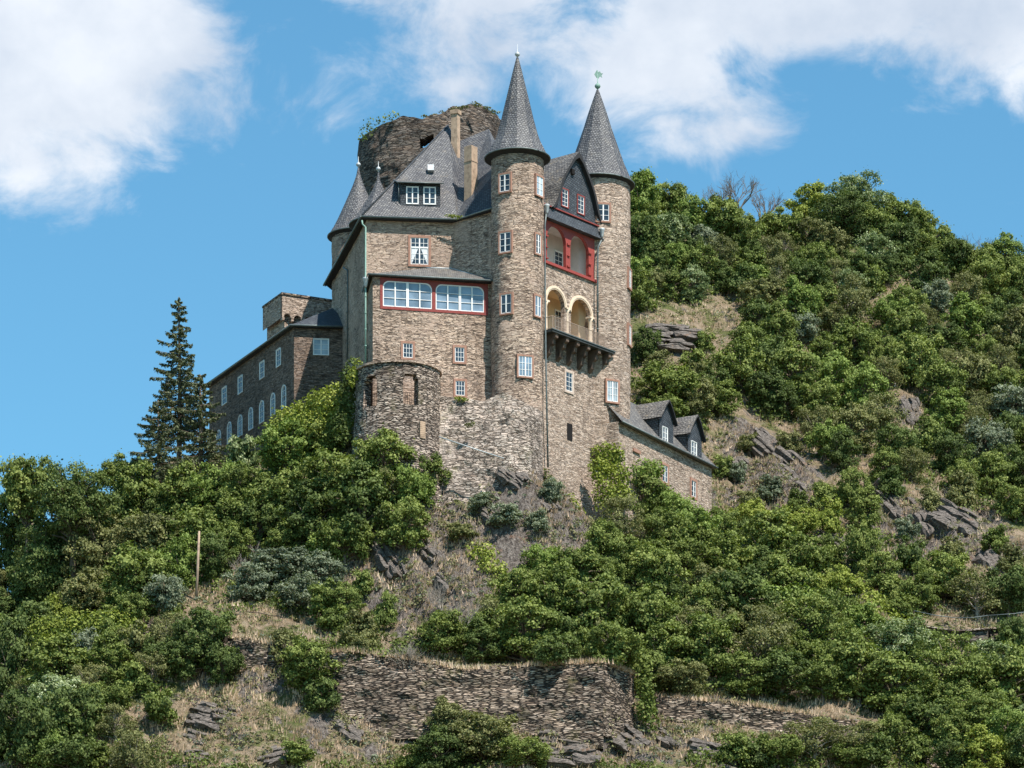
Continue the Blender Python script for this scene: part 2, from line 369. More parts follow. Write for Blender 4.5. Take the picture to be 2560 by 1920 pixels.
# ------------------------------------------------------------------ terrain
_ctl = [ # (px, py, depth)
 (1097,1225,343.5),(1250,1185,343.5),(1363,1195,345),(1430,1280,349.5),(1480,1340,352.5),(1580,1290,358),(1680,1310,364),(1790,1290,372),
 (880,1190,343),(990,1200,341.5),(760,1130,352),(735,1090,361),(523,1160,381),(500,1190,372),(400,1140,380),
 (200,1400,365),(0,1520,360),(0,1700,338),(200,1600,342),(0,1920,318),(-300,1900,345),(-300,2300,325),
 (1100,1400,338),(1150,1500,333),(1000,1500,334),(850,1450,337),(700,1400,341),(600,1500,334),(500,1480,338),(1250,1600,327.5),(1050,1600,327.5),
 (860,1600,327),(620,1580,329),(400,1540,333),
 (1400,1450,338),(1500,1500,336),(1650,1450,343),(1500,1680,325),(1800,1500,347),(1800,1700,330),(2000,1600,342),(2000,1740,331),(2250,1600,343),
 (2450,1590,345),(2560,1570,347),(2400,1740,334),(2560,1800,330),(2560,1920,321),(2800,1900,322),
 (1000,1850,320.2),(1300,1830,320.2),(1500,1790,321.5),(1700,1830,321.5),(1900,1870,322),(2150,1900,322.5),(1280,1930,315),(700,1920,315),(300,1920,316),(420,1700,325),(640,1760,322),(1700,1930,315),(2100,1990,316),
 (1560,500,443),(1700,520,448),(1850,560,450),(2000,570,452),(2140,560,452),(2300,650,448),(2450,710,445),(2560,760,442),(2800,900,435),
 (1600,770,410),(1700,800,412),(1650,1000,386),(1790,1150,381),(1900,1000,395),(2000,1200,377),(2200,1000,402),(2200,1250,374),(2400,900,418),
 (2500,1250,380),(2400,1400,362),(2100,1400,359),(1900,1350,362),(2560,1470,356),(2100,800,425),(1900,1500,350),(2560,1650,341),
]
_pts = [tuple(P(*c)) for c in _ctl]
_pts += [(0.8,400,112),(-11.4,400,104),(-23,410,98),(-37,420,85),(-52,400,70),(7,412,124),(-52,360,66),(-70,340,45),(0,520,120),(40,520,150),(110,520,140),(-60,520,70),
         (100,440,120),(110,380,80),(110,330,55),(0,285,32),(-50,285,25),(50,285,34),(100,285,30),(-90,420,50),(15,375,100),(-12,375,104)]
_pts = np.array(_pts)
def _U(r2): return np.where(r2 > 1e-9, r2 * np.log(r2 + 1e-12), 0.0)
def _tps_fit(xy, z, lam=3.0):
    n = len(xy); d2 = ((xy[:, None] - xy[None]) ** 2).sum(-1)
    A = np.zeros((n + 3, n + 3)); A[:n, :n] = _U(d2) + np.eye(n) * lam
    A[:n, n] = 1; A[:n, n + 1:] = xy; A[n, :n] = 1; A[n + 1:, :n] = xy.T
    return np.linalg.solve(A, np.concatenate([z, np.zeros(3)]))
_C = np.array([0.0, 370.0]); _xy = (_pts[:, :2] - _C) / 50.0
_w = _tps_fit(_xy, _pts[:, 2], .0015)
def tps(X, Y):
    q = np.stack([(X - _C[0]) / 50.0, (Y - _C[1]) / 50.0], -1).reshape(-1, 2)
    out = np.empty(len(q))
    for i in range(0, len(q), 20000):
        s = q[i:i + 20000]; d2 = ((s[:, None] - _xy[None]) ** 2).sum(-1)
        out[i:i + 20000] = _U(d2) @ _w[:-3] + _w[-3] + s @ _w[-2:]
    return out.reshape(np.shape(X))
# terrace walls: polylines (px, py_top, depth); terrain is levelled behind them
TERR = {
 'main': [(560,1592,327.0),(690,1612,324.5),(800,1640,322.8),(860,1628,322.0),(960,1640,321.0),(1040,1650,320.6),(1150,1672,320.3),(1276,1672,320.6),(1400,1660,319.9),(1508,1656,318.6)],
 'side': [(1508,1656,318.6),(1584,1688,322.2)],
 'low': [(1640,1742,324.0),(1760,1752,324.2),(1900,1768,324.6),(2040,1790,325.2),(2150,1812,326.0)],
 'left': [(330,1560,334.0),(400,1556,333.0),(470,1566,331.5),(560,1580,328.5)],
 'corner': [(2270,1868,322.0),(2350,1880,322.4),(2470,1912,323.4)],
 'ivy': [(2070,1445,349.5),(2100,1470,347.5),(2160,1520,345.2),(2240,1560,343.5)],
}
def wall_line(key): return [P(*c) for c in TERR[key]]
ROCKY = [(1110, 1115, 190, 140), (900, 1275, 150, 115), (1000, 1235, 120, 130), (1680, 1040, 135, 115), (2010, 1150, 215, 105), (1450, 745, 70, 34), (1965, 890, 34, 55), (1590, 960, 60, 70), (1330, 1600, 230, 50), (800, 1180, 120, 40)]
def rockzone(px, py):
    """0..1: where bare slate beds break the surface"""
    w = 0
    for a, b, c, d in ROCKY: w = np.maximum(w, np.clip(1.5 - np.sqrt(((px / 1.1573 - a) / c) ** 2 + ((py / 1.1573 - b) / d) ** 2) * 1.3, 0, 1))
    return w
def height(X, Y):
    X = np.asarray(X, float); Y = np.asarray(Y, float)
    z = tps(X, Y)
    rough = fbm(X / 9, Y / 9, 3, 1) * 2.2 + fbm(X / 2.6, Y / 2.6, 4, 5) * .9
    # slate ribs running down the slope
    r = X * .82 + Y * .57
    rib = np.abs(vnoise2(r / 1.5, (Y * .82 - X * .57) / 7.0, 9)) * 2.0
    pX = (CX + F * X / np.maximum(Y, 1)); pY = (YH - F * z / np.maximum(Y, 1)); w = rockzone(pX, pY)
    rr = X * .86 + Y * .50; al = (Y * .86 - X * .50)
    crag = (1 - np.abs(vnoise2(rr / 1.25 + .6 * vnoise2(X / 3, Y / 3, 2), al / 8.0, 10)) * 2) ** 2 * 1.5 + np.floor((rr * .8 + al * .25 + 1.4 * vnoise2(X / 2, Y / 2, 4)) / 1.1) % 2 * .35
    z = z + rough * .75 + rib * .8 - .4 + w * (crag - .9)
    for key in ('main', 'low', 'left', 'corner'):
        pl = wall_line(key); xs = np.array([p.x for p in pl]); ys = np.array([p.y for p in pl]); zs = np.array([p.z for p in pl])
        o = np.argsort(xs); yw = np.interp(X, xs[o], ys[o]); zw = np.interp(X, xs[o], zs[o])
        inside = (X > xs.min()) & (X < xs.max() + (1.3 if key == 'main' else 0))
        edge = np.clip(np.minimum(X - xs.min(), xs.max() + 1.3 - X) / .8, 0, 1) if key != 'main' else np.where(X < xs.max(), 1, np.where(Y > yw + (X - xs.max()) * 1.3, 1, 0))
        lev = zw - .12 + (Y - yw) * .12 + fbm(X / 2, Y / 2, 3, 3) * .3
        z = np.where(inside & (Y > yw + .15) & (Y < yw + 14), np.maximum(z, z * (1 - edge) + lev * edge), z)
        z = np.where(inside & (Y <= yw + .15) & (Y > yw - 6), np.minimum(z, zw - 2.0 * edge + (1 - edge) * 9), z)
    near = np.clip((Y - 180) / 100, 0, 1); near = near * near * (3 - 2 * near)
    z = z * near - 1.6 * (1 - near)
    return np.maximum(z, -1.6)
def axis(dense0, dense1, step, far0, far1):
    a = list(np.arange(dense0, dense1, step)); lo = []; s = step; x = dense0
    while x > far0: s *= 1.22; x -= s; lo.append(x)
    hi = []; s = step; x = a[-1]
    while x < far1: s *= 1.22; x += s; hi.append(x)
    return np.array(lo[::-1] + a + hi)
gx = axis(-50, 66, .34, -900, 900); gy = np.concatenate([axis(308, 392, .34, -150, 391.9)[:-1], axis(392, 462, .6, 391, 1500)[1:]])
gy = np.unique(np.round(gy, 3)); gy = gy[np.concatenate([[True], np.diff(gy) > .1])]
GX, GY = np.meshgrid(gx, gy, indexing='ij')
GZ = height(GX, GY)
def ground(x, y):
    """height of the ground sheet at x, y (bilinear, arrays or scalars)"""
    x = np.asarray(x, float); y = np.asarray(y, float)
    i = np.clip(np.searchsorted(gx, x) - 1, 0, len(gx) - 2); j = np.clip(np.searchsorted(gy, y) - 1, 0, len(gy) - 2)
    fx = (x - gx[i]) / (gx[i + 1] - gx[i]); fy = (y - gy[j]) / (gy[j + 1] - gy[j])
    return (GZ[i, j] * (1 - fx) + GZ[i + 1, j] * fx) * (1 - fy) + (GZ[i, j + 1] * (1 - fx) + GZ[i + 1, j + 1] * fx) * fy
def hit(px, py, y0=305.0):
    """first point of the ground seen from the river bank along a sight line"""
    px = np.atleast_1d(np.asarray(px, float)); py = np.atleast_1d(np.asarray(py, float))
    Y = np.full(px.shape, y0); done = np.zeros(px.shape, bool)
    while Y.min() < 480 and not done.all():
        z = ground((px - CX) / F * Y, Y); ray = (YH - py) / F * Y
        done |= z >= ray
        Y = np.where(done, Y, Y + .25)
        if (Y[~done] > 480).all(): break
    ok = done & (Y < 470)
    return np.stack([(px - CX) / F * Y, Y, ground((px - CX) / F * Y, Y)], -1), ok
# the ground sheet
nx, ny = len(gx), len(gy)
vs = np.stack([GX, GY, GZ], -1).reshape(-1, 3)
idx = np.arange(nx * ny).reshape(nx, ny)
fs = np.stack([idx[:-1, :-1], idx[1:, :-1], idx[1:, 1:], idx[:-1, 1:]], -1).reshape(-1, 4)
def np_mesh(name, vs, fs, mat=None, smooth=False, attr=None):
    me = bpy.data.meshes.new(name); k = fs.shape[1]
    me.vertices.add(len(vs)); me.vertices.foreach_set('co', np.asarray(vs, np.float32).ravel())
    me.loops.add(fs.size); me.loops.foreach_set('vertex_index', fs.astype(np.int32).ravel())
    me.polygons.add(len(fs)); me.polygons.foreach_set('loop_start', np.arange(0, fs.size, k, dtype=np.int32))
    me.polygons.foreach_set('loop_total', np.full(len(fs), k, dtype=np.int32))
    if smooth: me.polygons.foreach_set('use_smooth', np.ones(len(fs), bool))
    if attr is not None:
        a = me.attributes.new('tint', 'FLOAT', 'POINT'); a.data.foreach_set('value', np.asarray(attr, np.float32))
    me.update(); me.validate()
    if mat: me.materials.append(mat)
    return me
m, nt, b = newmat('hillside_ground'); g = G(nt); co = g.coord()
geo = nt.nodes.new('ShaderNodeNewGeometry')
grass = g.ramp(g.noise(g.map(co, (1, 1, .5)), 1.7, 8, .75), [(.28, (.10, .085, .045)), (.45, (.25, .19, .12)), (.6, (.37, .285, .20)), (.75, (.46, .36, .27))])
green = g.ramp(g.noise(co, 3.0, 6, .7), [(.3, (.045, .06, .02)), (.6, (.15, .16, .05)), (.8, (.24, .23, .10))])
c = g.mix(g.rng(g.noise(co, .35, 5, .65), .47, .60), grass, green)
strat = g.noise(g.map(co, (2.0, 2.0, .45), (0, R(32), R(20))), 2.2, 7, .72)
rock = g.ramp(strat, [(.32, (.025, .021, .019)), (.45, (.11, .09, .078)), (.56, (.22, .19, .165)), (.7, (.36, .32, .29))])
rock = g.mix(g.math('MULTIPLY', g.rng(g.noise(co, .8, 4, .6), .6, .7), .5), rock, (.23, .12, .07, 1))
sepn = nt.nodes.new('ShaderNodeSeparateXYZ'); nt.links.new(geo.outputs['Normal'], sepn.inputs[0])
steep = g.rng(sepn.outputs['Z'], .72, .48)
rk = g.math('ADD', g.math('MULTIPLY', steep, .8), g.math('MULTIPLY', g.math('SUBTRACT', g.noise(co, .45, 6, .7), .5), 2.6), clamp=True)
at = nt.nodes.new('ShaderNodeAttribute'); at.attribute_name = 'tint'
rk = g.math('ADD', rk, g.math('MULTIPLY', at.outputs['Fac'], .42))
c = g.mix(g.rng(rk, .22, .45), c, rock)
nt.links.new(c, b.inputs['Base Color']); b.inputs['Roughness'].default_value = .95
nt.links.new(g.bump(g.math('ADD', strat, g.noise(co, 5, 6, .7)), 1.0, .35), b.inputs['Normal'])
M['ground'] = m
_w = rockzone(CX + F * vs[:, 0] / np.maximum(vs[:, 1], 1), YH - F * vs[:, 2] / np.maximum(vs[:, 1], 1)) * (vs[:, 1] > 300)
gro = bpy.data.objects.new('hillside', np_mesh('hillside', vs, fs, M['ground'], True, attr=_w)); COL.objects.link(gro)
gro['kind'] = 'structure'
# ------------------------------------------------------------------ walls as planes / cylinders
Zv = Vector((0, 0, 1))
class Plane:
    """vertical wall plane through A towards B; outward normal faces the river"""
    def __init__(s, A, B):
        s.A = Vector((A[0], A[1], 0)); d = Vector((B[0] - A[0], B[1] - A[1], 0)); s.L = d.length; s.U = d.normalized()
        s.N = Vector((s.U.y, -s.U.x, 0))
    def u(s, px):
        a = (px - CX) / F  # X = a*Y
        return (a * s.A.y - s.A.x) / (s.U.x - a * s.U.y)
    def at(s, px):
        return s.A + s.U * s.u(px)
    def pt(s, u, z, out=0.0): return s.A + s.U * u + s.N * out + Zv * z
    def hit(s, px, py):
        p = s.at(px); return s.u(px), Zof(py, p.y)
class Cyl:
    def __init__(s, c, r): s.c = Vector((c[0], c[1], 0)); s.r = r
    def frame(s, px):
        a = (px - CX) / F; A = a * a + 1; Bq = -2 * (a * s.c.x + s.c.y); Cq = s.c.x ** 2 + s.c.y ** 2 - s.r ** 2
        Y = (-Bq - math.sqrt(max(0, Bq * Bq - 4 * A * Cq))) / (2 * A)
        p = Vector((a * Y, Y, 0)); n = (p - s.c).normalized(); return p, n, Vector((-n.y, n.x, 0))

def window(parent, c, U, Nn, w, h, cols=2, rows=3, sur='sandstone', sw=.16, gl='glass', proud=.08, mull=True, arch=0.0, kind='window', sill=False, transom=None, curtain=False, depth=.25):
    """a casement: surround (the part), sash frame and pane as its pieces; c is the centre on the wall face"""
    c = Vector(c); z0 = -h / 2; z1 = h / 2
    def shape(hw, lo, hi, ar):
        if ar <= 0: return [(-hw, lo), (hw, lo), (hw, hi), (-hw, hi)]
        pts = [(-hw, lo), (hw, lo)]
        for i in range(9):
            t = math.pi * i / 8; pts.append((hw * math.cos(t), hi - ar + ar * math.sin(t)))
        return pts
    m = MB()
    if sur:
        m.panel(c + Nn * proud, U, Nn, shape(w / 2 + sw, z0 - sw * .9, z1 + sw, arch * 1.1), [shape(w / 2, z0, z1, arch)], proud + depth, back=False)
        if sill: m.box(c + Nn * (proud + .05) + Zv * (z0 - sw * .5), U, Nn, Zv, w + 2.6 * sw, .16, .1)
        win = m.build(kind, M[sur], parent)
    else:
        m.panel(c + Nn * proud, U, Nn, shape(w / 2 + .04, z0 - .04, z1 + .04, arch), [shape(w / 2, z0, z1, arch)], proud + .1, back=False)
        win = m.build(kind, M['white'], parent)
    s = MB(); fw = .062
    fo = -.0 if sur else .02
    s.panel(c + Nn * (.030 + fo), U, Nn, shape(w / 2, z0, z1, arch), [shape(w / 2 - fw, z0 + fw, z1 - fw, max(0, arch - fw * .6))], .06, back=False)
    iw = w - 2 * fw
    if transom: s.box(c + Nn * (.04 + fo) + Zv * (z0 + h * transom), U, Nn, Zv, iw, .06, .12)
    for i in range(1, cols):
        x = -iw / 2 + iw * i / cols
        mid = mull and cols % 2 == 0 and i == cols // 2
        s.box(c + Nn * (.03 + fo) + U * x, U, Nn, Zv, .11 if mid else .032, .05 if mid else .03, h - 2 * fw - (arch * .3 if arch else 0))
    for j in range(1, rows):
        s.box(c + Nn * (.028 + fo) + Zv * (z0 + h * j / rows), U, Nn, Zv, iw, .03, .033)
    s.build('sash', M['white'], win)
    p = MB(); p.poly([c + Nn * .012 + U * a + Zv * b for a, b in shape(w / 2 - fw * .5, z0 + fw * .5, z1 - fw * .5, max(0, arch - fw * .5))])
    p.build('pane', M[gl], win)
    if curtain:
        q = MB()
        for sg in (-1, 1):
            q.poly([c + Nn * .02 + U * (sg * a) + Zv * b for a, b in ((w * .44, z0 + fw), (w * .44, z0 + h * .62), (w * .06, z0 + h * .62), (w * .36, z0 + fw + h * .12))])
        q.build('curtain', M['curtain'], win)
    return win
def win_px(parent, pl, x0, y0, x1, y1, **k):
    ua, ub = pl.u(x0), pl.u(x1); um = (ua + ub) / 2; Y = (pl.A + pl.U * um).y
    za, zb = Zof(y1, Y), Zof(y0, Y)
    return window(parent, pl.pt(um, (za + zb) / 2), pl.U, pl.N, abs(ub - ua), zb - za, **k)
def win_cyl(parent, cy, x0, y0, x1, y1, w=None, **k):
    p, n, u = cy.frame((x0 + x1) / 2); Y = p.y; fr = max(.35, abs(u.x - u.y * p.x / p.y))
    w = w or (x1 - x0) / F * Y / fr; za, zb = Zof(y1, Y), Zof(y0, Y)
    inset = cy.r - math.sqrt(cy.r ** 2 - (w / 2 + .12) ** 2)
    return window(parent, p + n * .05 + Zv * ((za + zb) / 2), u, n, w, zb - za, proud=.07, depth=inset + .35, **k)
def arc(cu, r, z, n=14, a0=0, a1=math.pi, squash=1.0):
    return [(cu + r * math.cos(a0 + (a1 - a0) * i / n), z + r * squash * math.sin(a0 + (a1 - a0) * i / n)) for i in range(n + 1)]
def arched_hole(u0, u1, z0, z1, squash=1.0, n=14):
    r = (u1 - u0) / 2; return [(u0, z0), (u1, z0)] + arc((u0 + u1) / 2, r, z1 - r * squash, n, squash=squash)
def round_body(m, c, prof, n=56, amp=.05, seed=1):
    """masonry cylinder with a slightly uneven face; prof = [(r, z)...]"""
    zs = []; 
    for (r0, z0), (r1, z1) in zip(prof[:-1], prof[1:]):
        k = max(1, int(abs(z1 - z0) / .45))
        for i in range(k): zs.append((r0 + (r1 - r0) * i / k, z0 + (z1 - z0) * i / k))
    zs.append(prof[-1]); vs = []; fs = []
    for i, (r, z) in enumerate(zs):
        for k in range(n):
            t = 2 * math.pi * k / n
            d = amp * 2 * float(fbm(np.array(k * 40 / n * .5 + c[0]), np.array(z * 1.3), 3, seed)) if 0 < i < len(zs) - 1 else 0
            vs.append(Vector((c[0] + (r + d) * math.cos(t), c[1] + (r + d) * math.sin(t), z)))
    for i in range(len(zs) - 1):
        for k in range(n): fs.append((i * n + k, i * n + (k + 1) % n, (i + 1) * n + (k + 1) % n, (i + 1) * n + k))
    fs.append(tuple(range(n))[::-1]); fs.append(tuple((len(zs) - 1) * n + k for k in range(n)))
    m.add(vs, fs, True)
def shell(m, c, rin, rout, z0, ztop, nth, nz, hole, amp=.12, seed=2):
    """hollow round wall with openings; rout(z,t), ztop(t), hole(t,z)->bool"""
    T = [2 * math.pi * k / nth for k in range(nth)]
    vo, vi = {}, {}
    V = []; Fs = []
    for k, t in enumerate(T):
        zt = ztop(t)
        for i in range(nz + 1):
            z = z0 + (zt - z0) * i / nz
            d = amp * 2 * float(fbm(np.array(k * .35), np.array(z * 1.5), 3, seed)); ro = rout(z, t) + d
            vo[k, i] = len(V); V.append(Vector((c[0] + ro * math.cos(t), c[1] + ro * math.sin(t), z)))
            vi[k, i] = len(V); V.append(Vector((c[0] + rin * math.cos(t), c[1] + rin * math.sin(t), z)))
    def solid(k, i):
        if i < 0 or i >= nz: return False
        k %= nth; tm = 2 * math.pi * (k + .5) / nth; zt = ztop(tm); return not hole(tm, z0 + (zt - z0) * (i + .5) / nz)
    for k in range(nth):
        k1 = (k + 1) % nth
        for i in range(nz):
            if not solid(k, i): continue
            Fs.append((vo[k, i], vo[k1, i], vo[k1, i + 1], vo[k, i + 1])); Fs.append((vi[k, i + 1], vi[k1, i + 1], vi[k1, i], vi[k, i]))
            if not solid(k, i + 1): Fs.append((vo[k, i + 1], vo[k1, i + 1], vi[k1, i + 1], vi[k, i + 1]))
            if not solid(k, i - 1): Fs.append((vi[k, i], vi[k1, i], vo[k1, i], vo[k, i]))
            if not solid(k - 1, i): Fs.append((vo[k, i], vo[k, i + 1], vi[k, i + 1], vi[k, i]))
            if not solid(k + 1, i): Fs.append((vi[k1, i], vi[k1, i + 1], vo[k1, i + 1], vo[k1, i]))
    m.add(V, Fs)
def finial(parent, x, y, z, s=1.0, mat='lead', spike=.5):
    m = MB(); m.lathe((x, y), [(.10 * s, z - .9 * s), (.06 * s, z - .25 * s), (.09 * s, z - .2 * s), (.19 * s, z - .12 * s), (.24 * s, z), (.19 * s, z + .12 * s), (.09 * s, z + .2 * s), (.035 * s, z + .26 * s), (.02 * s, z + .26 * s + spike)], 16)
    return m.build('finial', M[mat], parent)
def gutter(parent, pts, rad=.10, mat='zinc', name='gutter'):
    m = MB(); m.tube(pts, rad, 8); return m.build(name, M[mat], parent)

# ------------------------------------------------------------------ the palace
FTc = XY(1293.5, 347.5); FTr = 2.32
RTc = XY(1494, 357.0); RTr = 2.98
LTc = XY(896, 368.0); LTr = 2.50
AR = XY(1244, 347.6); adir = Vector((math.cos(R(12)), math.sin(R(12)), 0))
_ap = Plane(AR, AR + adir); AL = _ap.at(932)
M0 = XY(916, 349.8); M1 = XY(1130, 350.6); M2 = XY(1236, 347.4); M5 = XY(831, 368.0)
G0 = XY(1352, 347.9); G1 = XY(1492, 354.2)
EAVE = 114.05
pal = thing('castle_palace', 'tall brown stone castle palace with slate roofs, round spired towers and a red arched loggia', 'castle', (FTc.x, FTc.y, 86))
PW, PF, PA = Plane(M0, M1), Plane(G0, G1), Plane(AL, AR)
# main body walls (front, oblique link, back hidden)
m = MB()
bx1 = XY(1545, 364); bx2 = XY(1480, 374); bx3 = XY(900, 378)
m.prism([M0, M1, M2, FTc, G0 + PF.N * -3.2, G1 + PF.N * -3.2, bx1, bx2, bx3, M5], 84, EAVE)
m.build('wall', M['stone_plaster'], pal)
# annex block with the long windows
m = MB(); aback = M0 + Vector((.1, .3, 0))
z1a = 107.45
fr_u0, fr_u1 = PA.u(952), PA.u(1218); fz0, fz1 = 104.72, 107.38
m.panel(PA.pt(0, 0), PA.U, PA.N, [(0, 86), (PA.L + .4, 86), (PA.L + .4, z1a), (0, z1a)], [[(fr_u0, fz0), (fr_u1, fz0), (fr_u1, fz1), (fr_u0, fz1)]], .35, back=False)
m.quad(AL + Zv * 86, AL + Zv * z1a, aback + Zv * z1a, aback + Zv * 86)
m.build('annex_wall', M['stone'], pal)
# red timber frame
m = MB()
holes = []
for a, b in ((957, 1080), (1089, 1210)):
    u0, u1 = PA.u(a), PA.u(b); z0, z1 = 104.86, 107.12; r = .55
    pts = [(u0, z0), (u1, z0)] + [(u1 - r + r * math.cos(t), z1 - r + r * math.sin(t)) for t in [i * math.pi / 12 for i in range(7)]] + \
          [(u0 + r + r * math.cos(t), z1 - r + r * math.sin(t)) for t in [math.pi / 2 + i * math.pi / 12 for i in range(7)]]
    holes.append(pts)
m.panel(PA.pt(0, 0, .05), PA.U, PA.N, [(fr_u0 - .06, fz0 - .1), (fr_u1 + .06, fz0 - .1), (fr_u1 + .06, fz1), (fr_u0 - .06, fz1)], holes, .25)
rf = m.build('bay_frame', M['redpaint_dark'], pal)
for pts in holes:
    us = [p[0] for p in pts]; u0, u1 = min(us), max(us); um = (u0 + u1) / 2; z0, z1 = 104.86, 107.12
    s = MB()
    def insetp(d): return [(um + (u - um) * (1 - 2 * d / (u1 - u0)), (z0 + z1) / 2 + (z - (z0 + z1) / 2) * (1 - 2 * d / (z1 - z0))) for u, z in pts]
    s.panel(PA.pt(0, 0, .0), PA.U, PA.N, pts, [insetp(.09)], .08, back=False)
    for i in (1, 2, 3):
        u = u0 + (u1 - u0) * i / 4; s.box(PA.pt(u, (z0 + z1) / 2, .0), PA.U, PA.N, Zv, .22 if i == 2 else .11, .07, z1 - z0 - .04)
    for j in (1, 2):
        s.box(PA.pt(um, z0 + (z1 - z0) * (.02 + j * .32), -.01), PA.U, PA.N, Zv, u1 - u0 - .1, .04, .045)
    w = s.build('window', M['white'], pal); w['label'] = 'wide white four casement window with rounded top corners'
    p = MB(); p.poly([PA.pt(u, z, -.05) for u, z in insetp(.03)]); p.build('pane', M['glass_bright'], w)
# annex roof
ZE = 107.55
m = MB()
E0 = P(922, 0, AL.y - .35); E0.z = ZE; E1 = XY(1250, 346.9) + Zv * ZE; T0 = PW.at(1066) + Zv * 109.75; T1 = PW.at(1127) + Zv * 109.75
ML = XY(909, 349.9) + Zv * ZE; T2 = M2 + Zv * ZE + Vector((0, -.05, 0))
dn = Vector((0, 0, -.14))
for q in ([E0, E1, T1, T0], [E1, T2, T1], [E0, T0, ML]): m.poly(q)
m.poly([ML, T0, T1, T2, E1, E0][::-1]); 
for a, b in ((E0, E1), (ML, E0)): m.quad(a, b, b + dn, a + dn)
m.build('annex_roof', M['slate_moss'], pal, recalc=False)
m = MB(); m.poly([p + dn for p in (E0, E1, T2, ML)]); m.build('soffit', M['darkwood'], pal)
gutter(pal, [ML + dn * .4 + Vector((-.12, 0, 0)), E0 + dn * .4 + Vector((-.1, -.1, 0)), E1 + dn * .4 + Vector((0, -.12, 0))], .085)
m = MB(); m.tube([T0 + Zv * .03, T1 + Zv * .03], .07); m.tube([T1 + Zv * .03, T2 + Zv * .08], .09); m.build('lead_flashing', M['lead'], pal)
# windows of the annex and of the main wall
for r in ((1007.5, 859, 1031.5, 894.5), (1137, 869, 1160.5, 905), (1139, 953, 1162, 989)):
    win_px(pal, PA, *r, cols=3, rows=3, sw=.20, mull=False)
win_px(pal, PW, 1026.5, 595, 1071, 661.5, cols=4, rows=5, sw=.22, transom=.64, curtain=True)
# front tower
m = MB(); round_body(m, FTc, [(3.25, 84), (2.95, 88.5), (2.62, 92), (2.38, 95.5), (FTr, 98), (FTr, 118.5)], seed=3)
m.build('tower_wall', M['stone'], pal)
CF = Cyl(FTc, FTr)
def spire(name, c, prof, n, mat='slate', rot=0.0, under=.32, rin=2.3, ball=1.0, fmat='lead', spike=.5):
    m = MB(); m.lathe(c, prof, n, smooth=False, rot=rot, cap=False)
    o = m.build(name, M[mat], pal)
    r0, z0 = prof[0]
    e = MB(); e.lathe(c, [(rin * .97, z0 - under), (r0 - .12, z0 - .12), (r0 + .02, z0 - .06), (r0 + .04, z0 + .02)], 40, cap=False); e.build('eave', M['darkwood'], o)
    gm = MB(); pts = [Vector((c[0] + (r0 + .03) * math.cos(t), c[1] + (r0 + .03) * math.sin(t), z0 - .02)) for t in [2 * math.pi * i / 40 for i in range(41)]]
    gm.tube(pts, .07, 6); gm.build('gutter', M['zinc'], o)
    finial(o, c[0], c[1], prof[-1][1] + .30 * ball, ball, fmat, spike)
    return o
spire('tower_roof', FTc, [(2.87, 118.55), (2.52, 119.25), (2.12, 120.0), (1.82, 120.8), (1.46, 122.1), (1.12, 123.5), (.78, 124.85), (.42, 126.3), (.10, 127.5)], 11, rot=.12, rin=FTr, spike=.65)
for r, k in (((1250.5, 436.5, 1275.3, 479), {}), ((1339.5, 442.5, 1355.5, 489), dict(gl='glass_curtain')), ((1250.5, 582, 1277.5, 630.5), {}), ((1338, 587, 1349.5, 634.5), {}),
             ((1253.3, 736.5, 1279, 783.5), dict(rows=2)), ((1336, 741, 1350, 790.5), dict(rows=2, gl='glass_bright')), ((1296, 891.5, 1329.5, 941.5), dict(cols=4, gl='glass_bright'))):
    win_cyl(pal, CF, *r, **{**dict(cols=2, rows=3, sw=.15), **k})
p, n, u = CF.frame(1306); 
m = MB(); m.box(Vector((p.x, p.y, Zof(1024, p.y))) + n * .12, u, n, Zv, .38, .5, 1.0); m.build('slit_opening', M['black'], pal)
# rear right tower
m = MB(); round_body(m, RTc, [(3.45, 82), (3.15, 92), (RTr, 95), (RTr, 119.3)], seed=5)
m.build('tower_wall', M['stone_pale'], pal)
CR = Cyl(RTc, RTr)
o = spire('tower_roof', RTc, [(3.32, 119.35), (2.98, 120.0), (2.5, 121.1), (2.1, 122.2), (1.75, 123.2), (1.28, 124.55), (.86, 125.9), (.48, 127.0), (.10, 128.05)], 11, rot=.3, rin=RTr, ball=1.15, fmat='verdigris', spike=1.15)
m = MB(); vz = 129.45; vx, vy = RTc.x, RTc.y   # weather vane: banner with a creature-like ragged outline
m.extrude_poly([Vector((vx + a, vy - .02, vz + b)) for a, b in ((-.12, -.28), (.1, -.35), (.2, -.15), (.42, -.3), (.36, -.05), (.5, .1), (.3, .12), (.22, .3), (.05, .22), (-.05, .42), (-.2, .2), (-.3, .02))], (0, .04, 0))
m.build('weather_vane', M['verdigris'], o)
for r, k in (((1493, 511.5, 1522.5, 552.5), {}), ((1517, 953.5, 1544, 1004.5), dict(cols=4, gl='glass_curtain')), ((1571, 675, 1575, 720), dict(w=.8)), ((1571, 815, 1575, 862), dict(w=.8))):
    win_cyl(pal, CR, *r, **{**dict(cols=2, rows=3, sw=.17), **k})
# rear left tower
m = MB(); round_body(m, LTc, [(LTr, 90), (LTr, 118.2)], seed=7); m.build('tower_wall', M['stone_plaster'], pal)
spire('tower_roof', LTc, [(2.85, 118.2), (2.35, 119.0), (1.9, 119.9), (1.32, 121.2), (.88, 122.2), (.5, 123.1), (.22, 123.9), (.06, 124.7)], 24, rin=LTr, ball=.95, spike=.5)
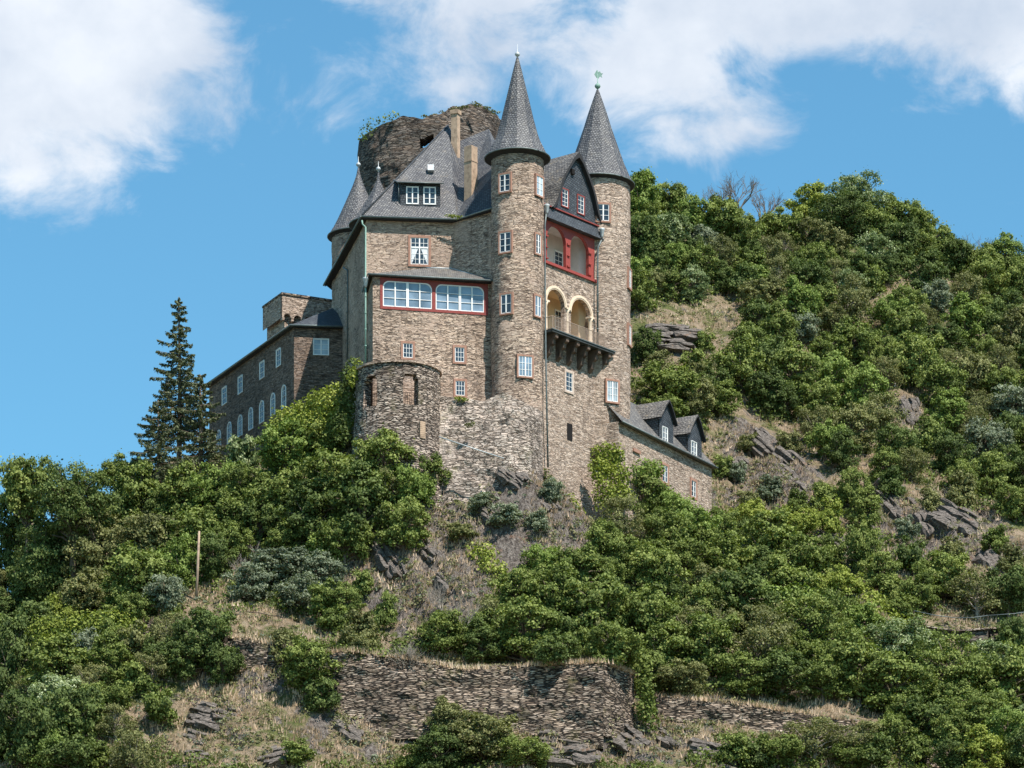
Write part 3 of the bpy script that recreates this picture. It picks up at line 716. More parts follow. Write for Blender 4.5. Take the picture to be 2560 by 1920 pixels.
# main roof
OV = .42
F0 = XY(905, 349.25) + Zv * EAVE; F1 = XY(1142, 350.1) + Zv * EAVE; F2 = XY(1232, 346.9) + Zv * EAVE
P1 = P(1120, 314, 357.8); P2 = P(1222, 322, 358.5); C2 = P(1240, 428, 350.2); VB = P(1151, 352, 358.8)
B0 = XY(812, 369) + Zv * EAVE; P3 = Vector((P1.x - 1.5, 368, P1.z - .2)); BR = XY(1300, 366) + Zv * (EAVE + 2); BB = XY(900, 378) + Zv * EAVE
V1 = F1.lerp(C2, .0)
m = MB()
def tri(*p): m.poly(list(p))
def sub_quad(*p): m.poly(list(p))
tri(F0, F1, P1)
tri(F1, VB, P1)
sub_quad(B0, F0, P1, P3); sub_quad(P1, VB, BR, P3)
m.poly([BB, B0, P3]); m.poly([BR, BB, P3])
m.build('main_roof', M['slate'], pal)
m = MB()
m.poly([F1, C2, P2]); m.poly([F1, P2, VB]); m.poly([P2, C2, XY(1330, 356) + Zv * (EAVE + 2.5)]); m.poly([P2, XY(1330, 356) + Zv * (EAVE + 2.5), XY(1330, 366) + Zv * (EAVE + 2.5)]); m.poly([P2, XY(1330, 366) + Zv * (EAVE + 2.5), VB])
m.build('link_roof', M['slate'], pal)
m = MB(); m.poly([F1, F2, C2]); m.build('skirt_roof', M['slate_dark'], pal)  # darker slate than its neighbours: the front tower's shade put into the colour
m = MB(); dz = Vector((0, 0, -.22))
for a, b in ((B0, F0), (F0, F1), (F1, F2)): m.quad(a + dz, b + dz, b + Zv * .02, a + Zv * .02)
m.poly([F0 + dz, F1 + dz, PW.at(1138) + Zv * (EAVE - .2), M0 + Zv * (EAVE - .2)]); m.poly([F1 + dz, F2 + dz, M2 + Zv * (EAVE - .2), M1 + Zv * (EAVE - .2)]); m.poly([B0 + dz, F0 + dz, M0 + Zv * (EAVE - .22), M5 + Zv * (EAVE - .22)])
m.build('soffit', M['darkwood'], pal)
gutter(pal, [F0 + dz * .3 + Vector((-.05, -.08, 0)), F1 + dz * .3 + Vector((0, -.08, 0)), F2 + dz * .3 + Vector((0, -.08, 0))], .09)
gutter(pal, [B0 + dz * .3 + Vector((-.1, 0, 0)), F0 + dz * .3 + Vector((-.1, 0, 0))], .10)
m = MB(); m.tube([P1 + Zv * .03, F0 + Zv * .05], .09, 6); m.tube([P1, P3], .09, 6); m.build('ridge_cap', M['slate_dark'], pal)
# corner cone on the left
cc = XY(946, 353.2)
spire('corner_roof', cc, [(2.6, 114.5), (2.2, 115.0), (1.7, 115.75), (1.15, 116.6), (.7, 117.35), (.42, 117.95), (.18, 118.5), (.06, 119.3)], 8, rot=.39, rin=2.2, ball=.9, spike=.45)
# dormer on the front slope
PD = Plane(XY(1001, 350.55), XY(1101, 350.85)); zb, zt = Zof(520, 350.6), Zof(458, 350.6)
m = MB()
m.panel(PD.pt(0, 0), PD.U, PD.N, [(0, zb), (PD.L, zb), (PD.L, zt), (0, zt)], [], .2)
bd = -PD.N * 3.2
for u in (0, PD.L): m.poly([PD.pt(u, zb), PD.pt(u, zt), PD.pt(u, zt + .5) + bd, PD.pt(u, zt - .4) + bd])
dor = m.build('dormer', M['slate_dark'], pal)
m = MB(); a0, a1 = PD.pt(-.28, zt - .02, .42), PD.pt(PD.L + .28, zt - .02, .42); a2, a3 = PD.pt(PD.L + .1, zt + 1.35) + bd * .95, PD.pt(-.5, zt + 1.35) + bd * .95
m.poly([a0, a1, a2, a3]); m.poly([p - Zv * .12 for p in (a0, a1, a2, a3)]); m.quad(a0, a1, a1 - Zv * .12, a0 - Zv * .12); m.quad(a0, a3, a3 - Zv * .12, a0 - Zv * .12); m.quad(a1, a2, a2 - Zv * .12, a1 - Zv * .12)
m.build('dormer_roof', M['slate_moss'], dor)
m = MB(); m.tube([a0 + Vector((0, -.05, -.06)), a1 + Vector((0, -.05, -.06))], .05, 6); m.tube([PD.pt(-.2, zt - .1, .3), PD.pt(-.12, zb + .4, .12)], .035, 6); m.build('gutter', M['zinc'], dor)
for r in ((1016.5, 467.5, 1045.5, 509.5), (1059.5, 468.5, 1088.5, 510.5)):
    win_px(pal, PD, *r, cols=2, rows=3, sur=None, proud=.06)
# roof hatch
m = MB(); hc = P(1077, 421, 353.5); m.box(hc, (1, 0, 0), Vector((0, -1, .3)).normalized(), Vector((0, .3, 1)).normalized(), .56, .35, .58); m.build('roof_hatch', M['lead'], pal)
# chimneys
def chim(px, Y, w, d, zb, zt, rot, cap=False):
    m = MB(); c = XY(px, Y); U = Vector((math.cos(rot), math.sin(rot), 0)); V = Vector((-U.y, U.x, 0))
    m.box(c + Zv * (zb + zt) / 2, U, V, Zv, w, d, zt - zb)
    if cap: m.box(c + Zv * (zt - .18), U, V, Zv, w + .18, d + .18, .36)
    else: m.box(c + Zv * (zt - 1.35), U, V, Zv, w + .07, d + .07, .1)
    m.box(c + Zv * (zt + .01), U, V, Zv, w - .3, d - .3, .16)
    return m.build('chimney', M['chimney'], pal)
chim(1139, 356.8, .62, .6, Zof(395, 356.8) - .3, Zof(277, 356.8), R(-25), True)
chim(1177, 351.6, .85, .85, Zof(524, 351.6) - .5, Zof(368, 351.6), R(-38))
# ---------------- loggia front
ZB = 83.0
def fu(px): return PF.u(px)
lo_z0, lo_z1 = 103.42, 107.55
A1, A2 = (fu(1366.5), fu(1411)), (fu(1427.5), fu(1477))
R1, R2 = (fu(1367), fu(1414.5)), (fu(1425.5), fu(1471.5))
red0, red1 = 109.55, 113.75
m = MB()
low_holes = [arched_hole(a, b, lo_z0, lo_z1) for a, b in (A1, A2)]
m.panel(PF.pt(0, 0), PF.U, PF.N, [(0, ZB), (PF.L, ZB), (PF.L, red1), (fu(1486), red1), (fu(1486), red0), (.22, red0), (.22, red1), (0, red1)], low_holes, .4, back=False)
m.build('loggia_wall', M['stone_pale'], pal)
# cream arches
for i, (a, b) in enumerate((A1, A2)):
    m = MB(); r = (b - a) / 2; cu = (a + b) / 2; zs = lo_z1 - r
    for (ro, ri, pr) in ((r + .34, r + .0, .06), (r + .22, r + .10, .10)):
        outer = arc(cu, ro, zs, 18); inner = arc(cu, ri, zs, 18)[::-1]
        m.panel(PF.pt(0, 0, pr), PF.U, PF.N, outer + inner, [], .12 if pr < .1 else .05, back=False)
    arc_o = m.build('arch', M['cream_stone'], pal)
for uc in (A1[0] - .04, (A1[1] + A2[0]) / 2, A2[1] + .04):   # columns
    m = MB(); zs = lo_z1 - (A1[1] - A1[0]) / 2; c = PF.pt(uc, 0, -.12)
    m.lathe(c, [(.26, lo_z0), (.26, lo_z0 + .2), (.19, lo_z0 + .3), (.17, zs - .45), (.2, zs - .38), (.2, zs - .32), (.30, zs - .08)], 14)
    m.box(Vector((c.x, c.y, zs - .02)), PF.U, PF.N, Zv, .62, .56, .16)
    m.build('column', M['cream_stone'], pal)
# loggia rooms behind the arches
def room(name, z0, z1, mat):
    m = MB(); pts = [(-.1, .4), (-.1, 2.6), (PF.L - 1.05, 2.6), (PF.L - 1.05, 1.25), (PF.L - .18, .42)]; q = [PF.pt(u, 0, -d) for u, d in pts]
    m.poly([p + Zv * z0 for p in q]); m.poly([p + Zv * z1 for p in q])
    for a, b in zip(q[:-1], q[1:]): m.quad(a + Zv * z0, b + Zv * z0, b + Zv * z1, a + Zv * z1)
    return m.build(name, M[mat], pal, recalc=False)
room('loggia_room', lo_z0 - .01, 108.0, 'cream_wall')
room('loggia_room', red0 + .02, 113.7, 'white_plaster')
PB = Plane(G0 - PF.N * 2.58, G1 - PF.N * 2.58)
win_px(pal, PB, 1387, 779, 1411, 833, cols=3, rows=4, sur='white', sw=.06, mull=False, kind='balcony_door')
win_px(pal, PB, 1386, 630, 1406, 664, cols=2, rows=3, sur='white', sw=.07, mull=False)
win_px(pal, PB, 1441, 653, 1464, 700, cols=4, rows=4, sur='white', sw=.08)
# red loggia front
m = MB()
rz1 = 113.35
rh = [arched_hole(a, b, red0 + .28, rz1 - .12, squash=.95) for a, b in (R1, R2)]
m.panel(PF.pt(0, 0, .02), PF.U, PF.N, [(.2, red0), (fu(1486), red0), (fu(1486), red1), (.2, red1)], rh, .32)
m.box(PF.pt((.1 + fu(1489)) / 2, red0 + .12, .08), PF.U, PF.N, Zv, fu(1489) - .1, .2, .24)
lg = m.build('loggia_front', M['redpaint'], pal)
for u in ((R1[1] + R2[0]) / 2, R2[1] + .12, R1[0] - .1):
    c = PF.pt(u, 0, .02)
    for zc, hh, ww in ((red0 + .5, .10, .38), (112.03, .14, .40), (111.0, .06, .32)):
        m = MB(); m.box(Vector((c.x, c.y, zc)), PF.U, PF.N, Zv, ww, .24, hh); m.build('post_moulding', M['redpaint'], lg)
# gable
gb0, gb1 = fu(1375) - .25, fu(1502); gz0 = 114.62; gapx = (gb0 + gb1) / 2 + .05; gz1 = 120.55; hw = (gb1 - gb0) / 2
profile = [(1.0, 0.0), (.90, .075), (.80, .18), (.73, .30), (.665, .42), (.57, .54), (.42, .68), (.22, .85), (0, 1.0)]
def gpt(s, f, e=0.0, dz=0.0): return (gapx + s * (hw * f[0] + e), gz0 + (gz1 - gz0) * f[1] + dz)
gface = [gpt(1, f, -.25) for f in profile[:-1]] + [gpt(0, profile[-1], 0, -.35)] + [gpt(-1, f, -.25) for f in profile[:-1][::-1]]
m = MB(); m.panel(PF.pt(0, 0, .10), PF.U, PF.N, gface, [], .3)
gab = m.build('gable', M['slate_dark'], pal)
m = MB(); back = -PF.N * 7.0 
L = [gpt(-1, f) for f in profile]; Rr = [gpt(1, f) for f in profile]
for side in (L, Rr):
    for (a, b) in zip(side[:-1], side[1:]):
        m.quad(PF.pt(a[0], a[1], .48), PF.pt(b[0], b[1], .48), PF.pt(b[0], b[1], .48) + back, PF.pt(a[0], a[1], .48) + back)
m.build('gable_roof', M['slate_moss'], pal)
m = MB()
for sg in (-1, 1):
    outr = [gpt(sg, f) for f in profile]; inn = [gpt(sg, f, -.26, -.30 if f[1] == 1 else -.05) for f in profile]
    inn[-1] = (outr[-1][0], outr[-1][1] - .55)
    m.panel(PF.pt(0, 0, .50), PF.U, PF.N, outr + inn[::-1], [], .42)
m.build('verge_board', M['darkwood'], pal)
# slate skirt under the gable with red trims
m = MB()
a0, a1 = PF.pt(-.05, gz0 + .05, .12), PF.pt(fu(1498), gz0 + .05, .12); b0, b1 = PF.pt(-.1, 113.45, .62), PF.pt(fu(1498), 113.45, .62)
m.quad(b0, b1, a1, a0); m.quad(b0, a0, a0 - PF.N * .1 - Zv * 1.1, b0 - PF.N * .6); m.quad(b0, b1, b1 - PF.N * .7, b0 - PF.N * .7); m.quad(b1, a1, a1 - PF.N * .1 - Zv * 1.1, b1 - PF.N * .6)
m.build('slate_skirt', M['slate_dark'], pal)
m = MB(); m.box(PF.pt((0 + fu(1500)) / 2, gz0 + .06, .2), PF.U, PF.N, Zv, fu(1500), .22, .10); m.build('gable_trim', M['redpaint_dark'], pal)
PG = Plane(G0 + PF.N * .10, G1 + PF.N * .10)
for r in ((1404, 474, 1419, 516), (1443.5, 491, 1459, 534)):
    win_px(pal, PG, *r, cols=2, rows=4, sur='redpaint_dark', sw=.10, mull=False, proud=.08)
uu, zz = PG.hit(1429.5, 430); m = MB(); m.box(PG.pt(uu, zz, .05), PG.U, PG.N, Zv, .4, .3, .45); m.build('owl_hole', M['black'], gab)
# lower facade windows
win_px(pal, PF, 1414, 932, 1430, 978, cols=2, rows=4, sur='sandstone_pale', sw=.22, mull=False)
uu, zz = PF.hit(1424, 1080); m = MB(); m.panel(PF.pt(0, 0, .03), PF.U, PF.N, [(uu - .38, zz - .75), (uu + .38, zz - .75), (uu + .38, zz + .75), (uu - .38, zz + .75)], [], .1); m.build('wall_opening', M['black'], pal)
# balcony
bu0, bu1 = -.05, fu(1517) - .55; bz = 103.25; bp = 1.35
bal = MB(); bal.panel(PF.pt(0, bz, 0) * 1.0, PF.U, Zv, [(0, 0)], [], 0) if False else None
bal.box(PF.pt((bu0 + bu1) / 2, bz, bp / 2), PF.U, PF.N, Zv, bu1 - bu0, bp, .26); balo = bal.build('balcony', M['slab'], pal)
m = MB(); m.box(PF.pt((bu0 + bu1) / 2, bz + .1, bp + .03), PF.U, PF.N, Zv, bu1 - bu0 + .1, .08, .07); m.build('slab_edge', M['zinc'], balo)
m = MB(); rt = 1.12; ru1 = fu(1484)
def rail(a, b):
    m.tube([a + Zv * rt, b + Zv * rt], .035, 6); m.tube([a + Zv * .1, b + Zv * .1], .02, 5)
    L = (b - a).length; k = max(2, int(L / .155))
    for i in range(k + 1): m.tube([a.lerp(b, i / k), a.lerp(b, i / k) + Zv * rt], .022 if i % 8 else .035, 4, cap=False)
q0, q1 = PF.pt(bu0 + .08, bz + .13, bp - .06), PF.pt(ru1, bz + .13, bp - .06)
rail(PF.pt(bu0 + .08, bz + .13, .05), q0); rail(q0, q1); rail(q1, PF.pt(ru1 + .35, bz + .13, .05))
m.build('railing', M['iron'], balo)
for i in range(6):
    u = .75 + i * (bu1 - 1.0) / 5.2
    m = MB(); prof = [(0, bz - .13), (bp - .12, bz - .13), (bp - .12, bz - .5), (bp - .4, bz - .62), (bp - .45, bz - 1.0), (bp - .75, bz - 1.15), (.45, bz - 1.75), (0, bz - 2.1)]
    pts = [PF.pt(u - .19, z, o) for o, z in prof]; m.extrude_poly(pts, PF.U * .38); m.build('corbel', M['corbel'], balo)
# downpipes with hopper heads
def pipe(pts, rad=.075, hopper=None, mat='zinc'):
    m = MB(); m.tube(pts, rad, 8)
    for i in range(1, 5):
        a, b = pts[-2], pts[-1]; q = a.lerp(b, i / 5); m.tube([q - Zv * .05, q + Zv * .05], rad + .03, 8)
    o = m.build('downpipe', M[mat], pal)
    if hopper is not None:
        h = MB(); h.lathe(hopper, [(.08, hopper.z - .75), (.13, hopper.z - .6), (.22, hopper.z - .1), (.27, hopper.z), (.24, hopper.z + .1)], 10); h.build('hopper', M['lead'], o)
    return o
def pp(px, py, Y): return P(px, py, Y)
pipe([pp(1366, 530, 347.3), pp(1362.5, 560, 347.3), pp(1362.5, 700, 347.3), pp(1364.5, 900, 346.6), pp(1370, 1168, 345.9)], .075, pp(1367, 514, 347.3))
pipe([pp(1504, 600, 353.6), pp(1495, 618, 353.6), pp(1494, 650, 353.5), pp(1494, 866, 353.5)], .085, pp(1505, 574, 353.7))
pipe([pp(905, 551, 349.3), pp(906, 560, 349.3), pp(914, 568, 349.2), pp(914, 690, 349.0), pp(914, 700, 345.6), pp(914, 906, 345.4)], .075, pp(914.5, 697, 345.4), 'verdigris')
pipe([pp(858, 668, 360.2), pp(869, 676, 359.0), pp(869, 700, 359.0), pp(868, 900, 359.0)], .07)
# plinth between the bastion and the front tower
pl = thing('plinth_wall', 'patchy pale rubble footing wall below the palace between bastion and front tower', 'wall', (XY(1180, 344).x, 344, 86))
m = MB(); cols = []
nx_, nz_ = 60, 26
topl = [(1085, 985, 344.9), (1110, 990, 344.6), (1150, 996, 344.5), (1209, 1001, 344.4), (1235, 990, 344.1), (1259, 981, 343.9), (1285, 990, 343.8), (1320, 1010, 344.0), (1356, 1025, 346.4)]
botl = [(1070, 1340, 342.0), (1110, 1340, 342.0), (1150, 1340, 342.2), (1209, 1330, 342.2), (1235, 1330, 342.2), (1259, 1330, 342.2), (1285, 1330, 342.4), (1320, 1330, 343.2), (1358, 1290, 345.6)]
def lerpl(l, f):
    x = f * (len(l) - 1); i = min(int(x), len(l) - 2); t = x - i; return P(*[l[i][k] * (1 - t) + l[i + 1][k] * t for k in range(3)])
vs_ = []
for i in range(nx_ + 1):
    for j in range(nz_ + 1):
        p = lerpl(topl, i / nx_).lerp(lerpl(botl, i / nx_), j / nz_)
        p.y -= .5 * math.sin(math.pi * j / nz_) * .6 + float(fbm(np.array(p.x * .8), np.array(p.z * .8), 4, 8)) * .55
        vs_.append(p)
fs_ = [(i * (nz_ + 1) + j, (i + 1) * (nz_ + 1) + j, (i + 1) * (nz_ + 1) + j + 1, i * (nz_ + 1) + j + 1) for i in range(nx_) for j in range(nz_)]
b0 = len(vs_)
for i in range(nx_ + 1): p = lerpl(topl, i / nx_); vs_.append(Vector((p.x, p.y + 2.2, p.z - .1)))
fs_ += [(i * (nz_ + 1), b0 + i, b0 + i + 1, (i + 1) * (nz_ + 1)) for i in range(nx_)]
m.add(vs_, fs_, False); m.build('wall_face', M['stone_plinth'], pl)
m = MB(); m.tube([P(1098, 1092, 340.6), P(1180, 1120, 340.6), P(1260, 1146, 341.0)], .05, 6); m.build('drain_pipe', M['lead'], pl)
# ------------------------------------------------------------------ round bastion
BAc = XY(995, 345.0); BAr = 3.72
bas = thing('round_bastion', 'round roofless bastion turret with two arched openings, in front of the palace annex', 'tower', (BAc.x, BAc.y, 86))
def ang(px):  # angle of the near surface seen at px
    c = Cyl(BAc, BAr); p, n, u = c.frame(px); return math.atan2(n.y, n.x) % (2 * math.pi)
o1, o2 = (ang(910), ang(944)), (ang(1008), ang(1047))
def bhole(t, z):
    for a, b in (o1, o2):
        if a < t < b:
            mid = (a + b) / 2; f = abs(t - mid) / ((b - a) / 2)
            if 95.15 < z < 97.75 - .35 * f * f: return True
    return False
m = MB(); shell(m, BAc, BAr - .75, lambda z, t: BAr + max(0, (96 - z)) * .075 + max(0, (92 - z)) * .06, 84, lambda t: 98.75, 150, 44, bhole, .05, 4)
m.build('wall', M['stone_bastion'], bas)
m = MB(); m.lathe(BAc, [(BAr - .8, 98.72), (BAr - .8, 98.9), (BAr + .16, 98.9), (BAr + .16, 98.72)], 60, smooth=False, cap=False)
m.add([Vector((BAc.x + r * math.cos(t), BAc.y + r * math.sin(t), 98.72)) for r in (BAr - .8, BAr + .16) for t in [2 * math.pi * k / 60 for k in range(60)]], [(k, (k + 1) % 60, 60 + (k + 1) % 60, 60 + k) for k in range(60)])
m.build('coping', M['stone_plaster'], bas)
m = MB(); m.lathe(BAc, [(BAr - .7, 90), (BAr - .7, 95.0)], 40); m.build('floor', M['stone_plinth'], bas)
for a, b in (o1, o2):
    m = MB(); n = 7
    pts = [Vector((BAc.x + (BAr - .15) * math.cos(a + (b - a) * i / n), BAc.y + (BAr - .15) * math.sin(a + (b - a) * i / n), 95.1)) for i in range(n + 1)]
    for p in pts: m.tube([p, p + Zv * 1.05], .016, 4, cap=False)
    m.tube([p + Zv * 1.05 for p in pts], .022, 4); m.build('railing', M['black'], bas)
p, n, u = Cyl(BAc, BAr + .1).frame(1053); m = MB()
for i in range(9): m.box(Vector((p.x, p.y, 92.25 + i * .165)) + n * .14, u, n, Zv, .55, .26, .145)
m.build('blocked_slot', M['chimney'], bas)
# ------------------------------------------------------------------ ruined keep
BKc = XY(1074, 378.0); BKr = 177 / F * 378 
ktop = [(896, 352), (916, 335), (954, 310), (1000, 294), (1016, 291), (1050, 299), (1078, 289), (1100, 284), (1116, 277), (1131, 266), (1160, 262), (1186, 260), (1216, 270), (1235, 283), (1251, 300)]
keep = thing('ruined_keep', 'huge round ruined stone keep with broken top, rising behind the slate roofs', 'tower', (BKc.x, BKc.y, 98))
def kt(t):
    x = BKc.x + BKr * math.cos(t); y = BKc.y + BKr * math.sin(t)
    px = CX + F * x / y; py = np.interp(px, [a for a, b in ktop], [b for a, b in ktop])
    z = Zof(py, y if math.sin(t) < 0 else BKc.y) - (1.2 * math.sin(t) if math.sin(t) > 0 else 0)
    return float(z + .25 * fbm(np.array(t * 9), np.array(1.5), 3, 6))
def khole(t, z):
    x = BKc.x + BKr * math.cos(t); y = BKc.y + BKr * math.sin(t); px = CX + F * x / y; py = YH - F * z / y
    return math.sin(t) < 0 and 1052 < px < 1082 and 341 < py < 372
m = MB(); shell(m, BKc, BKr - 2.2, lambda z, t: BKr + .05 * math.sin(z * 1.3 + t * 3), 98, kt, 160, 70, khole, .10, 9)
m.build('wall', M['stone_dark'], keep)
m = MB(); m.lathe(BKc, [(BKr - 2.1, 98), (BKr - 2.1, 124)], 40); m.build('rubble_fill', M['stone_dark'], keep)
# ------------------------------------------------------------------ left wing
LC = XY(735, 362.0); LE = XY(523, 381.4); LR = XY(872, 362.5); LZ = 108.05
wing = thing('side_wing', 'long dark brown stone wing with rows of white windows, left of the palace', 'building', (LC.x, LC.y, 94))
PL = Plane(LE, LC); PR = Plane(LC, LR)
m = MB(); bk = Vector((-PL.N.x, -PL.N.y, 0)) * 9
m.prism([LE, LC, LR, LR + Vector((0, 4, 0)), LE + bk], 88, LZ)
m.build('wall', M['stone_wing'], wing)
m = MB(); ap = P(832, 770, 366.0); ov = .35
e_l, e_c, e_r = LE + PL.N * ov - PL.U * .3, LC + PL.N * ov * .8 + PR.N * ov * .8, LR + PR.N * ov
ridge = ap + (LE - LC).normalized() * 19
e_l, e_c, e_r = e_l + Zv * LZ, e_c + Zv * LZ, e_r + Zv * LZ
m.poly([e_c, e_r, ap]); m.poly([e_l, e_c, ap, ridge]); m.poly([e_l, ridge, LE + bk + Zv * LZ]); m.poly([ridge, ap, e_r + Vector((0, 6, 0)), LE + bk + Zv * LZ])
for a, b in ((e_l, e_c), (e_c, e_r)): m.quad(a, b, b + Zv * -.18, a + Zv * -.18)
m.poly([p + Zv * -.18 for p in (e_l, e_c, e_r, LR + Vector((0, 4, LZ)), LE + bk + Zv * LZ)])
m.build('roof', M['slate_dark'], wing)
gutter(wing, [e_l + Zv * -.05 + PL.N * .08, e_c + Zv * -.05 + Vector((-.05, -.08, 0)), e_r + Zv * -.05 + Vector((0, -.08, 0))], .10)
r3 = lambda a, b, c, d: (480 + a / 3.456, 680 + b / 3.456, 480 + c / 3.456, 680 + d / 3.456)
for r in ((265, 1000, 300, 1140), (403, 905, 437, 1045), (590, 778, 625, 915), (733, 670, 767, 812)):
    win_px(wing, PL, *r3(*r), cols=2, rows=3, sur='white', sw=.07, mull=False)
for r in ((220, 1370, 250, 1548), (310, 1300, 342, 1420), (402, 1240, 435, 1365), (495, 1175, 527, 1358), (588, 1115, 622, 1298), (685, 1050, 718, 1235), (780, 980, 812, 1168)):
    r = (r[0], r[1], r[2], max(r[3], r[1] + 175)); win_px(wing, PL, *r3(*r), cols=2, rows=4, sur='white', sw=.07, mull=False, arch=.55)
win_px(wing, PR, *r3(1050, 580, 1180, 716), cols=2, rows=3, sur='white', sw=.05, gl='glass_curtain')
# square tower with arched corbel frieze behind the wing
st = thing('corbelled_tower', 'flat topped square stone tower with arched corbel frieze, behind the side wing', 'tower', (XY(760, 386).x, 386, 104))
s0, s1 = XY(705, 384.0), XY(835, 386.4); PS = Plane(s0, s1); zt, zf = Zof(740, 384.5), Zof(797, 384.5)
m = MB(); bks = -PS.N * 5
m.prism([s0 + PS.U * .45 - PS.N * .45, s1 - PS.N * .45, s1 + bks, s0 + PS.U * .45 + bks], 98, zf + .6); m.build('wall', M['stone_pale'], st)
m = MB(); hl = []
k = 5; uw = PS.L / k
outer = [(0, zf)]
for i in range(k):
    c = (i + .5) * uw; r = uw * .36; outer += [(c - r, zf)] + [(c - r * math.cos(t), zf + r * math.sin(t)) for t in [math.pi * q / 8 for q in range(9)]] + [(c + r, zf)]
outer += [(PS.L, zf), (PS.L, zt), (0, zt)]
m.panel(PS.pt(0, 0), PS.U, PS.N, outer, [], .42)
m.poly([PS.pt(0, zf), PS.pt(0, zt), PS.pt(0, zt) + bks, PS.pt(0, zf) + bks]); m.poly([PS.pt(0, zt - .02), PS.pt(PS.L, zt - .02), PS.pt(PS.L, zt - .02) + bks, PS.pt(0, zt - .02) + bks])
m.build('parapet', M['stone_pale'], st)
m = MB(); m.box(PS.pt(PS.L / 2, zt + .1, -2.45), PS.U, PS.N, Zv, PS.L + .16, 5.1, .2); m.build('coping', M['stone_bastion'], st)
m = MB()
for i in range(k + 1): m.box(PS.pt(min(max(i * uw, .15), PS.L - .15), zf - .1, -.2), PS.U, PS.N, Zv, uw * .22, .45, .3)
m.build('corbel_row', M['stone_pale'], st)
# ------------------------------------------------------------------ low house with dormers on the right
hd = Vector((math.cos(R(59.5)), math.sin(R(59.5)), 0)); H0 = XY(1545, 353.5)
PH = Plane(H0, H0 + hd); _L = PH.u(1779); PH.L = _L; HZ = 97.0
hs_ = thing('dormer_house', 'low stone house with slate roof and two pointed dormers, beside the rear tower', 'house', (PH.at(1680).x, PH.at(1680).y, 88))
m = MB(); bh = -PH.N * 7
m.prism([PH.pt(0, 0), PH.pt(_L, 0), PH.pt(_L, 0) + bh, bh + PH.pt(0, 0)], 86, HZ - .1); m.build('wall', M['stone_pale'], hs_)
m = MB(); e0, e1 = PH.pt(0, HZ - .1, .4), PH.pt(_L + .35, HZ - .1, .4); rz = HZ + 4.2; r0, r1 = PH.pt(0, rz, -3.4), PH.pt(_L - 1.2, rz, -3.4)
bk0, bk1 = PH.pt(0, HZ, -7.4), PH.pt(_L + .35, HZ, -7.4)
m.poly([e0, e1, r1, r0]); m.poly([e1, bk1, r1]); m.poly([bk1, bk0, r0, r1]); m.quad(e0, e1, e1 - Zv * .12, e0 - Zv * .12); m.poly([p - Zv * .12 for p in (e0, e1, bk1, bk0)])
m.build('roof', M['slate_moss'], hs_)
gutter(hs_, [e0 - Zv * .06 + PH.N * .07, e1 - Zv * .06 + PH.N * .07], .085)
def dormer_h(xl, xr, yb, ye, ya, wx0, wy0, wx1, wy1):
    ul, ur = PH.u(xl), PH.u(xr); um = (ul + ur) / 2; Y = PH.pt(um, 0).y; zb, ze, za = Zof(yb, Y) , Zof(ye, Y), Zof(ya, Y)
    o = .12; D = Plane(PH.pt(ul, 0, o), PH.pt(ur, 0, o)); L = D.L; h2 = L / 2
    m = MB(); prof = [(h2, ze), (h2 * .80, ze + (za - ze) * .18), (h2 * .62, ze + (za - ze) * .42), (h2 * .36, ze + (za - ze) * .70), (0, za)]
    face = [(0, zb), (L, zb)] + [(h2 + a, z) for a, z in prof] + [(h2 - a, z) for a, z in prof[::-1][1:]]
    m.panel(D.pt(0, 0), D.U, D.N, face, [], .15)
    for u in (0.0, L): m.poly([D.pt(u, zb), D.pt(u, ze), D.pt(u, ze) - D.N * 3.4, D.pt(u, zb) - D.N * .5])
    d = m.build('dormer', M['slate_dark'], hs_)
    m = MB()
    for sg in (-1, 1):
        pr = [(h2 + .22, ze - .22)] + [(a + .06, z + .06) for a, z in prof]; pr[-1] = (0, za + .1)
        for (a, z), (b, y) in zip(pr[:-1], pr[1:]):
            m.quad(D.pt(h2 + sg * a, z, .35), D.pt(h2 + sg * b, y, .35), D.pt(h2 + sg * b, y, -4.2), D.pt(h2 + sg * a, z, -4.2))
            m.quad(D.pt(h2 + sg * a, z - .12, .35), D.pt(h2 + sg * b, y - .12, .35), D.pt(h2 + sg * b, y, .35), D.pt(h2 + sg * a, z, .35))
    m.build('dormer_roof', M['slate_moss'], d)
    m = MB()
    for sg in (-1, 1):
        for (a, z), (b, y) in zip(pr[:-1], pr[1:]):
            m.quad(D.pt(h2 + sg * a, z - .16, .37), D.pt(h2 + sg * b, y - .16, .37), D.pt(h2 + sg * b, y + .02, .37), D.pt(h2 + sg * a, z + .02, .37))
            m.quad(D.pt(h2 + sg * a, z - .16, .37), D.pt(h2 + sg * b, y - .16, .37), D.pt(h2 + sg * b, y - .16, .0), D.pt(h2 + sg * a, z - .16, .0))
    m.build('verge_board', M['darkwood'], d)
    win_px(hs_, D, wx0, wy0, wx1, wy1, cols=2, rows=3, sur='white', sw=.05)
dormer_h(1645.5, 1680, 1112, 1047, 1004, 1656, 1069, 1667.5, 1108)
dormer_h(1717, 1751.5, 1150, 1088, 1041, 1728, 1105, 1740, 1144)
win_px(hs_, PH, 1727.5, 1203, 1739, 1242, cols=2, rows=3, sur='sandstone', sw=.24)
win_px(hs_, PH, 1655, 1164, 1668, 1205, cols=2, rows=3, sur='sandstone', sw=.24)
m = MB(); m.box(PH.pt(PH.u(1590), Zof(1128, PH.at(1590).y), .05), PH.U, PH.N, Zv, 1.3, .2, .3); m.build('lintel', M['sandstone'], hs_)
